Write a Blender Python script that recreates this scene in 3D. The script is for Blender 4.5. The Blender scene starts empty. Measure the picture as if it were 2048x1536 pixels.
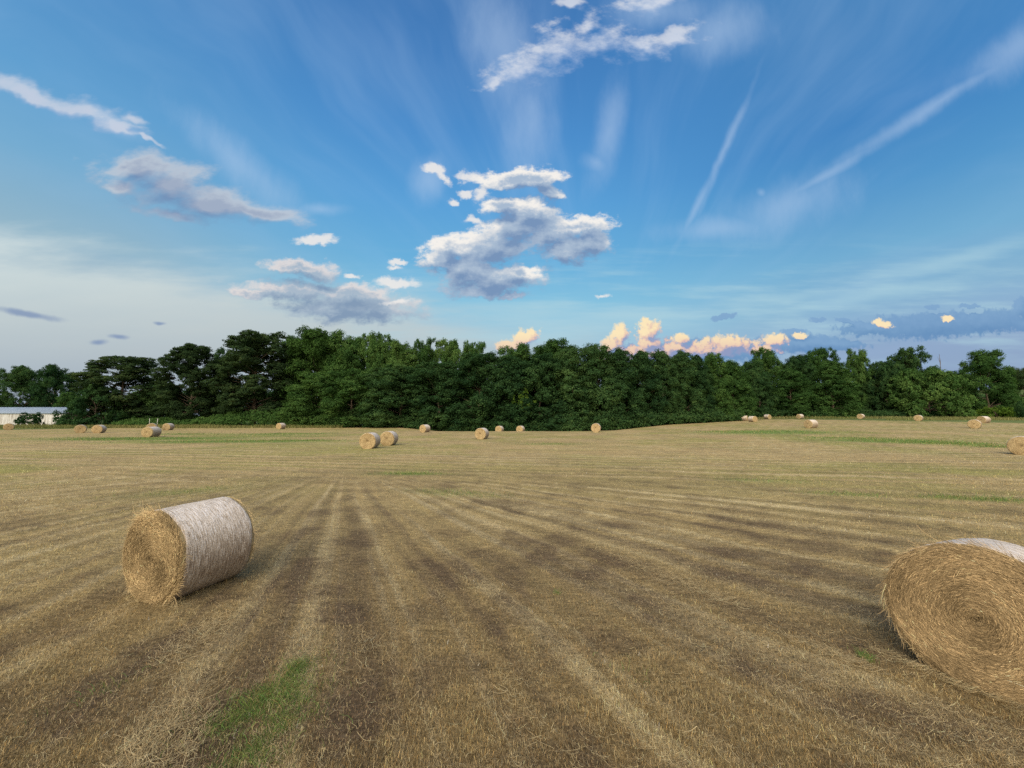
import bpy, math, random
import numpy as np
from mathutils import Vector, Euler

random.seed(7)
S = bpy.context.scene
COL = S.collection
R = math.radians

# ------------------------------------------------------------------ camera
CAM_H, FPX, PITCH = 2.6, 770.0, R(4.7)      # focal length in pixels of the 2048 px wide photograph
cd = bpy.data.cameras.new('camera'); cam = bpy.data.objects.new('camera', cd); COL.objects.link(cam)
cam.location = (0, 0, CAM_H); cam.rotation_euler = (R(90) + PITCH, 0, 0)
cd.sensor_width = 36; cd.lens = 36 * FPX / 2048; cd.clip_start = 0.05; cd.clip_end = 8000
S.camera = cam

def uv(px, py):
    """direction of a bearing/elevation as slopes (x/y, z/y) in the world"""
    u = (px - 1024) / FPX; v = (768 - py) / FPX
    f = math.cos(PITCH) - v * math.sin(PITCH)
    return u / f, (math.sin(PITCH) + v * math.cos(PITCH)) / f

# ------------------------------------------------------------------ numpy helpers
def smooth(a, b, x):
    t = np.clip((np.asarray(x, float) - a) / (b - a), 0, 1); return t * t * (3 - 2 * t)

def hash2(i, j, seed):
    h = (i.astype(np.int64) * 374761393 + j.astype(np.int64) * 668265263 + seed * 1442695041) & 0xffffffff
    h = ((h ^ (h >> 13)) * 1274126177) & 0xffffffff
    return ((h ^ (h >> 16)) & 0xffffff) / float(0xffffff)

def vnoise(x, y, seed=0):
    x = np.asarray(x, float); y = np.asarray(y, float)
    i = np.floor(x); j = np.floor(y); fx = x - i; fy = y - j
    fx = fx * fx * (3 - 2 * fx); fy = fy * fy * (3 - 2 * fy)
    a = hash2(i, j, seed); b = hash2(i + 1, j, seed); c = hash2(i, j + 1, seed); d = hash2(i + 1, j + 1, seed)
    return (a * (1 - fx) + b * fx) * (1 - fy) + (c * (1 - fx) + d * fx) * fy

def fbm(x, y, seed=0, oct=4):
    s = 0; a = .5; n = 0
    for k in range(oct):
        s = s + a * vnoise(x, y, seed + k * 17); n += a; a *= .5; x = x * 2.03 + 11.7; y = y * 2.03 + 5.3
    return s / n

def terrain(x, y):
    x = np.asarray(x, float); y = np.asarray(y, float)
    ya = np.maximum(y, 1.0); az = x / ya
    w = smooth(.12, .74, az) * smooth(0, 12, y)
    rise = 4.0 * np.log1p(np.exp(np.clip((ya - 31) / 4.0, -30, 30)))
    rise = 83 * (1 - np.exp(-rise / 83 * 1.25)) * .033
    z = w * rise
    dip = smooth(-.30, -.08, az) * (1 - smooth(.08, .44, az))
    z = z - dip * np.clip(ya - 65, 0, 22) * .085
    # far hill on the right, beyond the wood
    z = z + 26 * np.exp(-(((x - 470) / 150) ** 2 + ((y - 340) / 130) ** 2))
    z = z + .05 * (fbm(x * .09, y * .09, 5, 3) - .5) * smooth(3, 12, y)
    return z

def zt(x, y): return float(terrain(x, y))

# ------------------------------------------------------------------ object helpers
def tag(o, label=None, cat=None, group=None, kind=None):
    if label: o['label'] = label
    if cat: o['category'] = cat
    if group: o['group'] = group
    if kind: o['kind'] = kind
    return o

def empty(name, loc=(0, 0, 0), rz=0.0):
    o = bpy.data.objects.new(name, None); COL.objects.link(o)
    o.location = loc; o.rotation_euler = (0, 0, rz); o.empty_display_size = .3
    return o

def mesh(name, V, F, mat, parent=None, attrs=None, smooth_sh=False):
    """V (n,3); F (m,k) array of equal-size faces or list of such arrays; attrs {name: (n,3) point colours}"""
    me = bpy.data.meshes.new(name)
    V = np.ascontiguousarray(V, dtype=np.float32)
    Fs = F if isinstance(F, list) else [F]
    Fs = [np.asarray(f, dtype=np.int32) for f in Fs if len(f)]
    me.vertices.add(len(V)); me.vertices.foreach_set('co', V.ravel())
    nl = sum(f.size for f in Fs); npo = sum(len(f) for f in Fs)
    me.loops.add(nl); me.polygons.add(npo)
    me.loops.foreach_set('vertex_index', np.concatenate([f.ravel() for f in Fs]))
    sizes = np.concatenate([np.full(len(f), f.shape[1], np.int32) for f in Fs])
    starts = np.concatenate([[0], np.cumsum(sizes)[:-1]]).astype(np.int32)
    me.polygons.foreach_set('loop_start', starts)
    if smooth_sh: me.polygons.foreach_set('use_smooth', np.ones(npo, dtype=bool))
    me.update(calc_edges=True)
    if attrs:
        for k, c in attrs.items():
            c = np.asarray(c, np.float32)
            if c.ndim == 1:
                a = me.attributes.new(k, 'FLOAT', 'POINT'); a.data.foreach_set('value', c)
            else:
                a = me.attributes.new(k, 'FLOAT_COLOR', 'POINT')
                a.data.foreach_set('color', np.concatenate([c, np.ones((len(c), 1), np.float32)], 1).ravel())
    me.materials.append(mat)
    o = bpy.data.objects.new(name, me); COL.objects.link(o)
    if parent: o.parent = parent
    return o

def copy_tree(o, parent=None):
    c = o.copy(); COL.objects.link(c)
    if parent: c.parent = parent
    for ch in list(o.children): copy_tree(ch, c)
    return c

def ribbons(P, out, w, taper=.35):
    """P (N,K,3) strand points, out (N,3) facing, w (N,) width -> verts, quads"""
    N, K, _ = P.shape
    T = np.empty_like(P); T[:, 1:-1] = P[:, 2:] - P[:, :-2]; T[:, 0] = P[:, 1] - P[:, 0]; T[:, -1] = P[:, -1] - P[:, -2]
    side = np.cross(T, out[:, None, :]); side /= np.linalg.norm(side, axis=2, keepdims=True) + 1e-9
    prof = np.linspace(1, taper, K)[None, :, None] * w[:, None, None] * .5
    A = P - side * prof; B = P + side * prof
    V = np.stack([A, B], 2).reshape(-1, 3)
    base = (np.arange(N) * K * 2)[:, None] + (np.arange(K - 1) * 2)[None, :]
    F = np.stack([base, base + 1, base + 3, base + 2], -1).reshape(-1, 4)
    return V, F

def tubes(paths, n=7):
    """list of (points list, radii list) -> verts, faces"""
    Vs, Fs, off = [], [], 0
    for pts, rad in paths:
        pts = np.array(pts, float); K = len(pts)
        for k in range(K):
            t = pts[min(k + 1, K - 1)] - pts[max(k - 1, 0)]; t /= np.linalg.norm(t) + 1e-9
            a = np.cross(t, [0.31, .95, .05]); a /= np.linalg.norm(a) + 1e-9; b = np.cross(t, a)
            ang = np.arange(n) * 2 * math.pi / n
            Vs.append(pts[k] + rad[k] * (np.cos(ang)[:, None] * a + np.sin(ang)[:, None] * b))
        for k in range(K - 1):
            i = np.arange(n); j = (i + 1) % n
            Fs.append(np.stack([off + k * n + i, off + k * n + j, off + (k + 1) * n + j, off + (k + 1) * n + i], 1))
        off += K * n
    return np.concatenate(Vs), np.concatenate(Fs)

def boxes(lst):
    """list of (x0,x1,y0,y1,z0,z1)"""
    V, F = [], []
    for q, (x0, x1, y0, y1, z0, z1) in enumerate(lst):
        V += [(x0,y0,z0),(x1,y0,z0),(x1,y1,z0),(x0,y1,z0),(x0,y0,z1),(x1,y0,z1),(x1,y1,z1),(x0,y1,z1)]
        F += [[8*q+i for i in f] for f in ((0,3,2,1),(4,5,6,7),(0,1,5,4),(1,2,6,5),(2,3,7,6),(3,0,4,7))]
    return np.array(V, float), np.array(F)

# ------------------------------------------------------------------ node helper
class NT:
    def __init__(s, tree): s.t = tree; s.n = tree.nodes; s.l = tree.links
    def put(s, sock, v):
        if isinstance(v, bpy.types.NodeSocket): s.l.new(v, sock)
        elif v is not None: sock.default_value = v
    def node(s, typ, **kw):
        nd = s.n.new(typ)
        for k, v in kw.items(): setattr(nd, k, v)
        return nd
    def m(s, op, a, b=None, c=None, clamp=False):
        nd = s.node('ShaderNodeMath', operation=op, use_clamp=clamp)
        for i, v in enumerate((a, b, c)): s.put(nd.inputs[i], v)
        return nd.outputs[0]
    def vm(s, op, a, b=None, scale=None):
        nd = s.node('ShaderNodeVectorMath', operation=op)
        s.put(nd.inputs[0], a)
        if b is not None: s.put(nd.inputs[1], b)
        if scale is not None: s.put(nd.inputs['Scale'], scale)
        return nd.outputs['Value'] if op in ('LENGTH', 'DOT_PRODUCT', 'DISTANCE') else nd.outputs[0]
    def comb(s, x, y, z=0.0):
        nd = s.node('ShaderNodeCombineXYZ')
        for i, v in enumerate((x, y, z)): s.put(nd.inputs[i], v)
        return nd.outputs[0]
    def sep(s, v):
        nd = s.node('ShaderNodeSeparateXYZ'); s.put(nd.inputs[0], v); return nd.outputs
    def noise(s, vec, scale, detail=4.0, rough=.55, dist=0.0, color=False, dim='3D'):
        nd = s.node('ShaderNodeTexNoise', noise_dimensions=dim)
        if vec is not None: s.put(nd.inputs['Vector'], vec)
        s.put(nd.inputs['Scale'], scale); s.put(nd.inputs['Detail'], detail); s.put(nd.inputs['Roughness'], rough)
        s.put(nd.inputs['Distortion'], dist)
        return nd.outputs['Color' if color else 'Fac']
    def sstep(s, x, a, b, lo=0.0, hi=1.0):
        nd = s.node('ShaderNodeMapRange', interpolation_type='SMOOTHSTEP')
        for i, v in enumerate((x, a, b, lo, hi)): s.put(nd.inputs[i], v)
        return nd.outputs[0]
    def lin(s, x, a, b, lo=0.0, hi=1.0):
        nd = s.node('ShaderNodeMapRange')
        for i, v in enumerate((x, a, b, lo, hi)): s.put(nd.inputs[i], v)
        return nd.outputs[0]
    def mix(s, f, a, b, blend='MIX'):
        nd = s.node('ShaderNodeMix', data_type='RGBA', blend_type=blend)
        s.put(nd.inputs['Factor'], f)
        s.put(nd.inputs[6], a if isinstance(a, bpy.types.NodeSocket) else (*a, 1) if len(a) == 3 else a)
        s.put(nd.inputs[7], b if isinstance(b, bpy.types.NodeSocket) else (*b, 1) if len(b) == 3 else b)
        return nd.outputs[2]
    def ramp(s, f, stops, interp='LINEAR'):
        nd = s.node('ShaderNodeValToRGB'); cr = nd.color_ramp; cr.interpolation = interp
        while len(cr.elements) < len(stops): cr.elements.new(.5)
        for e, (p, c) in zip(cr.elements, stops): e.position = p; e.color = (*c, 1)
        s.put(nd.inputs[0], f); return nd.outputs[0]
    def mapping(s, vec, loc=(0,0,0), rot=(0,0,0), scale=(1,1,1), typ='TEXTURE'):
        nd = s.node('ShaderNodeMapping', vector_type=typ)
        s.put(nd.inputs[0], vec); nd.inputs[1].default_value = loc; nd.inputs[2].default_value = rot; nd.inputs[3].default_value = scale
        return nd.outputs[0]
    def attr(s, name):
        nd = s.node('ShaderNodeAttribute'); nd.attribute_name = name; return nd
    def obj_co(s): return s.node('ShaderNodeTexCoord').outputs['Object']

def srgb(c):
    return tuple(((v / 255) / 12.92 if v / 255 <= .04045 else ((v / 255 + .055) / 1.055) ** 2.4) for v in c)

def new_mat(name):
    m = bpy.data.materials.new(name); m.use_nodes = True
    t = m.node_tree; t.nodes.clear(); g = NT(t)
    out = g.node('ShaderNodeOutputMaterial')
    return m, g, out

def pbsdf(g, out, color, rough=.9, bump=None, bump_d=.01, bump_s=.5, metallic=0.0, spec=.25):
    b = g.node('ShaderNodeBsdfPrincipled')
    g.put(b.inputs['Base Color'], color if isinstance(color, bpy.types.NodeSocket) else (*color, 1))
    g.put(b.inputs['Roughness'], rough); b.inputs['Metallic'].default_value = metallic
    b.inputs['Specular IOR Level'].default_value = spec
    if bump is not None:
        bp = g.node('ShaderNodeBump'); bp.inputs['Distance'].default_value = bump_d; bp.inputs['Strength'].default_value = bump_s
        g.put(bp.inputs['Height'], bump); g.l.new(bp.outputs[0], b.inputs['Normal'])
    g.l.new(b.outputs[0], out.inputs[0]); return b

# ------------------------------------------------------------------ sky: evening sky with cirrus, cumulus and a low bank of clouds
SUN_AZ, SUN_EL = R(200), R(34)               # behind the viewer, veiled
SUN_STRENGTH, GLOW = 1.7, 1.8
def build_world():
    W = bpy.data.worlds.new('World'); S.world = W; W.use_nodes = True
    t = W.node_tree; t.nodes.clear(); g = NT(t)
    out = g.node('ShaderNodeOutputWorld')
    D = g.node('ShaderNodeTexCoord').outputs['Generated']
    sx, sy, sz = g.sep(D)
    yy = g.m('MAXIMUM', sy, .06)
    U = g.m('DIVIDE', sx, yy); Vv = g.m('DIVIDE', sz, yy)
    P = g.comb(U, Vv, 1.0)
    front = g.sstep(sy, .06, .22)

    # clear sky: gradient by elevation, paler toward the horizon
    e = g.m('MAXIMUM', sz, 0.0)
    def elev(py): return math.sin(math.atan(uv(1024, py)[1]))
    base = g.ramp(e, [(elev(p), srgb(c)) for p, c in (
        (831, (150, 172, 205)), (740, (158, 190, 214)), (680, (158, 203, 222)), (610, (134, 198, 226)), (530, (106, 180, 224)),
        (420, (90, 165, 222)), (280, (74, 145, 210)), (120, (64, 128, 194)), (0, (64, 122, 186)))] + [(1.0, srgb((52, 104, 168)))])
    right = g.ramp(e, [(elev(p), srgb(c)) for p, c in (
        (831, (128, 150, 190)), (735, (136, 160, 196)), (660, (132, 178, 208)), (590, (112, 174, 212)), (500, (80, 152, 206)),
        (400, (62, 134, 198)), (250, (66, 132, 192)), (0, (80, 138, 194)))])
    left = g.ramp(e, [(elev(p), srgb(c)) for p, c in (
        (831, (150, 168, 190)), (720, (160, 180, 196)), (600, (150, 186, 204)), (500, (118, 176, 214)), (400, (98, 164, 214)),
        (250, (80, 146, 204)), (0, (72, 128, 188)))])
    base = g.mix(g.sstep(U, .05, .95), base, right)
    base = g.mix(g.sstep(U, -.25, -1.1), base, left)
    nish = g.node('ShaderNodeTexSky', sky_type='NISHITA'); nish.sun_disc = False
    nish.sun_elevation = SUN_EL; nish.sun_rotation = SUN_AZ; nish.air_density = 1.2; nish.ozone_density = 2.0; nish.dust_density = .6
    base = g.mix(.12, base, g.mix(1.0, nish.outputs[0], (.1, .1, .1), 'MULTIPLY'))

    # ---------------- helpers for placed clouds (slopes x/y, z/y of the sky)
    def field(p, ells, k=.25):
        acc = None
        for (px, py, rx, ry, *an) in ells:
            u, v = uv(px, py); s = 1 / (FPX * (math.cos(PITCH) - (768 - py) / FPX * math.sin(PITCH)) ** 1.2)
            t = -R(an[0]) if an else 0.0; c_, s_ = math.cos(t), math.sin(t); a_, b_ = rx * s, ry * s
            qx = g.vm('DOT_PRODUCT', p, (c_ / a_, s_ / a_, -(u * c_ + v * s_) / a_))
            qy = g.vm('DOT_PRODUCT', p, (-s_ / b_, c_ / b_, (u * s_ - v * c_) / b_))
            d = g.m('SUBTRACT', 1.0, g.m('SQRT', g.m('MULTIPLY_ADD', qx, qx, g.m('MULTIPLY', qy, qy))))
            acc = d if acc is None else g.m('SMOOTH_MAX', acc, d, k)
        return acc
    def fb(p, scale, detail=5.0, rough=.55, off=0.0, stretch=(1, 1, 1), rot=0.0):
        q = g.mapping(p, (off, off * .7, 0), (0, 0, rot), stretch, 'POINT')
        return g.noise(q, scale, detail, rough, dim='2D')
    def warped(p, sc, amp):
        a = g.noise(p, sc, 4.0, .6, dim='2D'); a = g.m('MULTIPLY', g.m('SUBTRACT', a, .5), amp)
        b = fb(p, sc, 4.0, .6, 41.3); b = g.m('MULTIPLY', g.m('SUBTRACT', b, .5), amp)
        return g.vm('ADD', p, g.comb(a, b, 0.0))
    def over(dst, col, a): return g.mix(g.m('MULTIPLY', a, front), dst, col)

    # ---------------- cirrus: streaks fanning out from low in the east, and a broad veil at the left
    vpu, vpv = uv(1180, 800)
    du = g.m('SUBTRACT', U, vpu); dv = g.m('SUBTRACT', Vv, vpv)
    th = g.m('ARCTAN2', dv, du); rr = g.m('SQRT', g.m('ADD', g.m('MULTIPLY', du, du), g.m('MULTIPLY', dv, dv)))
    warp = fb(P, 1.6, 2.0, .5)
    fan = g.noise(g.comb(g.m('ADD', g.m('MULTIPLY', th, 3.4), g.m('MULTIPLY', warp, .45)), g.m('MULTIPLY', rr, .55), 3.1), 2.1, 4.0, .52)
    fan = g.m('MULTIPLY', g.sstep(fan, .40, .80), g.sstep(rr, .15, .6))
    sky = over(base, srgb((170, 202, 236)), g.m('MULTIPLY', fan, .17))
    Pw = warped(P, 3.0, .035)
    streaks = field(Pw, [(1880, 205, 330, 17, -31), (2040, 95, 180, 44, -32), (1640, 356, 190, 14, -31), (1452, 298, 165, 9, -67), (1395, 415, 120, 10, -60), (1062, 250, 52, 170, 4),
                         (1010, 90, 70, 170, -14), (1215, 262, 34, 120, 14), (1440, 455, 140, 30, -4), (1190, 322, 34, 24, 30),
                         (1440, 60, 110, 60, -20), (1320, 20, 120, 50, 0), (1580, 410, 150, 60, -20), (470, 320, 210, 44, 40), (640, 420, 60, 16, 0), (230, 245, 80, 18, 30), (860, 360, 40, 50, 20), (1524, 385, 12, 14)], .1)
    sn = fb(P, 8, 6.0, .62, 3.0, (1, .4, 1), .5)
    sa = g.m('MULTIPLY', g.sstep(g.m('ADD', streaks, g.m('MULTIPLY', g.m('SUBTRACT', sn, .5), 1.25)), -.35, 1.2), .40)
    sky = over(sky, srgb((184, 208, 236)), sa)
    # veil at the lower left: upper edge slopes down to the right
    a0, a1 = uv(0, 455), uv(1060, 640)
    slope = (a1[1] - a0[1]) / (a1[0] - a0[0])
    edge = g.m('SUBTRACT', g.m('ADD', a0[1], g.m('MULTIPLY', g.m('SUBTRACT', U, a0[0]), slope)), Vv)
    vn = fb(P, 5, 5.0, .58, 7.0, (.45, 2.4, 1), .26)
    ve = g.m('ADD', edge, g.m('MULTIPLY', g.m('SUBTRACT', vn, .5), .2))
    va = g.m('MULTIPLY', g.sstep(ve, -.05, .12), g.sstep(U, .75, -.15))
    va = g.m('MULTIPLY', va, g.lin(vn, .3, .7, .86, 1.0))
    vcol = g.ramp(Vv, [(0.0, srgb((156, 168, 188))), (.10, srgb((170, 182, 192))), (.22, srgb((190, 201, 204))), (.38, srgb((203, 216, 217))), (.6, srgb((204, 221, 226)))])
    sky = over(sky, vcol, va)
    # thin bright bands low in the middle and right
    bn = fb(P, 5, 5.0, .58, 1.5, (.45, 4.0, 1), -.10)
    ba = g.m('MULTIPLY', g.sstep(bn, .42, .78), g.m('MULTIPLY', g.m('MULTIPLY', g.sstep(Vv, .52, .30), g.sstep(U, -.75, -.05)), g.sstep(Vv, .06, .2)))
    sky = over(sky, srgb((176, 210, 222)), g.m('MULTIPLY', ba, .6))
    low = field(Pw, [(1900, 520, 300, 26, -14), (1750, 590, 260, 22, -10), (1560, 600, 200, 18, -4), (1240, 640, 220, 40, 3), (1050, 625, 220, 44, 0)], .2)
    sky = over(sky, srgb((172, 208, 222)), g.m('MULTIPLY', g.sstep(g.m('ADD', low, g.m('SUBTRACT', bn, .5)), -.1, 1.0), .55))
    scr = field(Pw, [(60, 626, 85, 9, 9), (240, 673, 28, 7, 2), (198, 684, 24, 8), (318, 645, 16, 5)], .1)
    sky = over(sky, srgb((124, 146, 182)), g.m('MULTIPLY', g.sstep(g.m('ADD', scr, g.m('SUBTRACT', sn, .5)), -.05, .8), .8))

    # ---------------- cumulus, each cluster in its own part of the sky
    def wnoise(scale, amp, det=3.0):
        a = g.m('MULTIPLY', g.m('SUBTRACT', g.noise(P, scale, det, .6, dim='2D'), .5), amp)
        b = g.m('MULTIPLY', g.m('SUBTRACT', fb(P, scale, det, .6, 41.3), .5), amp)
        return g.vm('ADD', P, g.comb(a, b, 0.0))
    def cumulus(dst, ells, Pc, n0, n1, L, k, amp, e0, e1, lit, shade, contrast, alpha=1.0, bias=.45, thick=None, mid=None, feather=.42, grain=.5, foot=None):
        f0 = field(Pc, ells, k); f1 = field(g.vm('ADD', Pc, L), ells, k); d0 = g.m('MULTIPLY_ADD', n0, amp, f0)
        l = g.m('MULTIPLY_ADD', g.m('MULTIPLY_ADD', g.m('SUBTRACT', n0, n1), amp * grain, g.m('SUBTRACT', f0, f1)), contrast, bias, clamp=True)
        if foot: l = g.m('SUBTRACT', l, g.sstep(Vv, foot[0], foot[1], 0.0, foot[2]), clamp=True)
        if thick: l = g.m('SUBTRACT', l, g.sstep(d0, thick[0], thick[1], 0.0, thick[2]), clamp=True)
        a = g.m('MULTIPLY', g.sstep(g.m('MULTIPLY_ADD', g.m('SUBTRACT', l, .55), feather, d0), e0, e1), alpha)
        mid = mid or tuple(.42 * p + .58 * q for p, q in zip(lit, shade))
        return over(dst, g.ramp(l, [(0.0, shade), (.48, mid), (.95, lit)]), a)
    def pair(scale, det, rgh, L, stretch=(1, 1, 1), rot=0.0, off=2.0):
        P1 = g.vm('ADD', P, L)
        return (g.m('SUBTRACT', fb(P, scale, det, rgh, off, stretch, rot), .5), g.m('SUBTRACT', fb(P1, scale, det, rgh, off, stretch, rot), .5))
    def bgnd(col):
        b = g.node('ShaderNodeBackground'); b.inputs[1].default_value = .1
        g.l.new(g.vm('SCALE', col, scale=10.0), b.inputs[0]); return b.outputs[0]
    def box(x0, y0, x1, y1):
        (u0, v1), (u1, v0) = uv(x0, y0), uv(x1, y1)
        a = g.m('MULTIPLY', g.m('GREATER_THAN', U, u0), g.m('LESS_THAN', U, u1))
        return g.m('MULTIPLY', a, g.m('MULTIPLY', g.m('GREATER_THAN', Vv, v0), g.m('LESS_THAN', Vv, v1)))
    def gate(mask, a, b):
        mx = g.node('ShaderNodeMixShader'); g.l.new(mask, mx.inputs[0]); g.l.new(a, mx.inputs[1]); g.l.new(b, mx.inputs[2]); return mx.outputs[0]
    closure = bgnd(sky)
    # flat grey streaks of altocumulus, left
    L = (-.012, .038, 0); Pc = wnoise(7, .07); n0, n1 = pair(12, 7.0, .62, L, (.7, 1.5, 1), .3)
    c = cumulus(sky, [(335, 378, 120, 50, 16), (420, 405, 135, 34, 14), (515, 425, 80, 16, 14), (290, 345, 70, 32, 20), (255, 330, 50, 14, -10), (240, 372, 50, 26, 10), (340, 425, 100, 18, 8)], Pc, n0, n1, L, .35, 1.9, -.35, .95,
                srgb((204, 206, 212)), srgb((116, 140, 178)), 1.0, .90, .5, (.2, 1.0, .5))
    c = cumulus(c, [(60, 190, 120, 22, 16), (170, 226, 95, 28, 17), (240, 252, 60, 18, 24), (300, 282, 34, 6, 36), (-60, 160, 110, 24, 15), (262, 236, 30, 8, 20)], Pc, n0, n1, L, .35, 1.6, -.2, 1.15,
                srgb((214, 218, 228)), srgb((140, 168, 212)), .9, .85, .62, (.3, 1.0, .2))
    closure = gate(box(-420, 90, 640, 466), closure, bgnd(c))
    # high translucent arc, upper middle
    L = (-.012, .026, 0); Pc = wnoise(11, .06); n0, n1 = pair(16, 8.0, .62, L, (.75, 1.25, 1), -.5)
    c = cumulus(sky, [(1000, 164, 44, 22, -32), (1055, 134, 80, 44, -32), (1120, 110, 85, 56, -22), (1200, 90, 100, 52, -4), (1290, 96, 85, 34, 4), (1350, 82, 60, 30, -14),
                      (1150, 8, 34, 18, 20), (1320, 5, 90, 34, -20), (1180, 50, 36, 30, 0)], Pc, n0, n1, L, .5, 2.0, -.10, 1.35,
                srgb((230, 232, 237)), srgb((140, 172, 216)), .8, .86, .52, (.3, 1.1, .25), feather=.9, grain=.55)
    closure = gate(box(900, -90, 1520, 250), closure, bgnd(c))
    # the main group in the middle and the layered bars lower left of it
    L = (-.004, .030, 0); Pc = wnoise(20, .040, 4.0); n0, n1 = pair(20, 9.0, .66, L, (.75, 1.3, 1))
    main = [(1030, 361, 84, 19, -3), (1078, 356, 48, 22), (1100, 382, 28, 14, 25), (1012, 412, 50, 20), (1060, 425, 60, 34), (1030, 455, 80, 38, -22), (1100, 468, 58, 34), (1155, 452, 66, 22, -2), (1170, 482, 56, 34, 5), (1135, 500, 56, 26),
            (985, 495, 86, 40, -12), (905, 498, 52, 26), (878, 516, 42, 20), (940, 540, 74, 38), (985, 558, 96, 36, -3), (1035, 545, 46, 18), (965, 585, 56, 16), (1015, 590, 36, 8)]
    c = cumulus(sky, main, Pc, n0, n1, L, .35, 1.7, -.26, .34, srgb((248, 243, 236)), srgb((120, 147, 184)), 1.0, .96, .50, (.15, 1.0, .55), srgb((172, 189, 209)), feather=.22, grain=.42)
    c = cumulus(c, [(600, 536, 70, 15, 3), (640, 550, 34, 18, 10), (590, 582, 100, 21, 4), (700, 588, 90, 20), (700, 612, 135, 34, 2), (770, 628, 72, 17), (660, 625, 80, 13, 4), (520, 588, 58, 10, 6)], Pc, n0, n1, L, .4, 1.75, -.32, .5,
                srgb((232, 222, 218)), srgb((124, 148, 178)), .9, .9, .45, (.1, .9, .5), srgb((164, 181, 199)), feather=.2, grain=.42)
    c = cumulus(c, [(962, 391, 21, 22), (938, 349, 27, 11), (868, 337, 25, 11, 15), (886, 356, 24, 9, 40), (931, 391, 15, 11), (904, 408, 14, 8, 10), (945, 440, 15, 9), (790, 567, 52, 14, 0), (628, 478, 44, 12, 0),
                    (795, 523, 20, 6), (703, 553, 20, 6), (790, 535, 14, 6), (800, 600, 30, 8, -6), (1206, 594, 16, 6)], Pc, n0, n1, L, .2, 2.0, -.15, .75,
                srgb((240, 236, 232)), srgb((168, 190, 216)), .7, .85, .62, None, srgb((206, 214, 224)), feather=.25, grain=.4)
    mM = g.m('MAXIMUM', g.m('MAXIMUM', box(430, 466, 990, 668), box(780, 290, 1275, 612)), box(640, 466, 800, 668))
    closure = gate(mM, closure, bgnd(c))
    # distant bank low over the trees: blue-grey in shade, with the towers that still catch the sun
    L = (-.010, .014, 0); Pc = wnoise(40, .020); n0, n1 = pair(50, 7.0, .66, L)
    c = cumulus(sky, [(1600, 690, 120, 22), (1420, 704, 170, 30), (1740, 658, 70, 18), (1860, 655, 160, 30, -3), (1960, 648, 120, 28, -4), (2045, 618, 20, 22), (1660, 690, 80, 14), (1690, 642, 20, 6, 15), (1590, 666, 26, 9), (1250, 715, 90, 24), (2080, 650, 100, 22),
                      (1447, 634, 22, 6, -12), (1636, 640, 14, 5), (1206, 594, 14, 5, 0), (1940, 612, 20, 6), (1865, 614, 14, 5)], Pc, n0, n1, L, .3, 1.0, -.10, .26,
                srgb((128, 166, 204)), srgb((96, 140, 186)), .9, .86, .4, (.3, 1.2, .2))
    c = cumulus(c, [(1052, 680, 30, 19, -20), (1020, 694, 34, 14), (1225, 692, 28, 18, -20), (1243, 671, 18, 22), (1299, 664, 26, 24), (1302, 690, 36, 26), (1270, 706, 70, 20), (1350, 695, 42, 17), (1362, 680, 20, 12), (1410, 702, 100, 20), (1462, 691, 56, 20, 4), (1520, 700, 60, 14), (1310, 706, 90, 22),
                    (1552, 683, 27, 14, 5), (1600, 671, 15, 6), (1764, 649, 21, 8, 16), (1895, 638, 14, 6), (1250, 715, 70, 18)], Pc, n0, n1, L, .3, 1.3, -.16, .34,
                srgb((255, 232, 186)), srgb((146, 156, 192)), 1.1, .95, .44, (.6, 1.4, .1), srgb((232, 196, 178)), grain=.95, foot=(uv(1300, 655)[1], uv(1300, 712)[1], .42))
    closure = gate(g.m('MULTIPLY', box(985, 570, 2300, 800), g.m('SUBTRACT', 1.0, mM)), closure, bgnd(c))
    # the sky behind the viewer, round the low sun: bright and warm, it lights the field
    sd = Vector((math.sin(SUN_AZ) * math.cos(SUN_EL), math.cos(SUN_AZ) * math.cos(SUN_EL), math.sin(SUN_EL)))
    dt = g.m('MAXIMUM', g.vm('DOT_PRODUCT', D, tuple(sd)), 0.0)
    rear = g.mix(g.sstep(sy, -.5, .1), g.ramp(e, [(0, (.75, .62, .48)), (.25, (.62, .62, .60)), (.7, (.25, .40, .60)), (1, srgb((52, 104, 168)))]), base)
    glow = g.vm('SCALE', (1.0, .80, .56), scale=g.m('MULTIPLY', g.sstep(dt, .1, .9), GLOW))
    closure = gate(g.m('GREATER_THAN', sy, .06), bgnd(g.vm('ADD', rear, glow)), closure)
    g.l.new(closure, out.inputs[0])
    W.cycles.sampling_method = 'MANUAL'; W.cycles.sample_map_resolution = 512
build_world()

sl = bpy.data.lights.new('sun', 'SUN'); so = bpy.data.objects.new('sun', sl); COL.objects.link(so)
sl.energy = SUN_STRENGTH; sl.angle = R(24); sl.color = (1.0, .87, .68)
so.rotation_euler = Vector((-math.sin(SUN_AZ) * math.cos(SUN_EL), -math.cos(SUN_AZ) * math.cos(SUN_EL), -math.sin(SUN_EL))).to_track_quat('-Z', 'Y').to_euler()
so.location = (0, -20, 30)

S.view_settings.view_transform = 'Standard'; S.view_settings.look = 'None'
S.view_settings.exposure = 0.0; S.view_settings.gamma = 1.0; S.view_settings.use_curve_mapping = False
S.cycles.max_bounces = 5; S.cycles.diffuse_bounces = 3; S.cycles.glossy_bounces = 1; S.cycles.transmission_bounces = 3; S.cycles.transparent_max_bounces = 4
S.cycles.use_denoising = False
S.cycles.caustics_reflective = False; S.cycles.caustics_refractive = False

# ------------------------------------------------------------------ field: ground sheet with mown rows
rng = np.random.default_rng(11)
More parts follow.
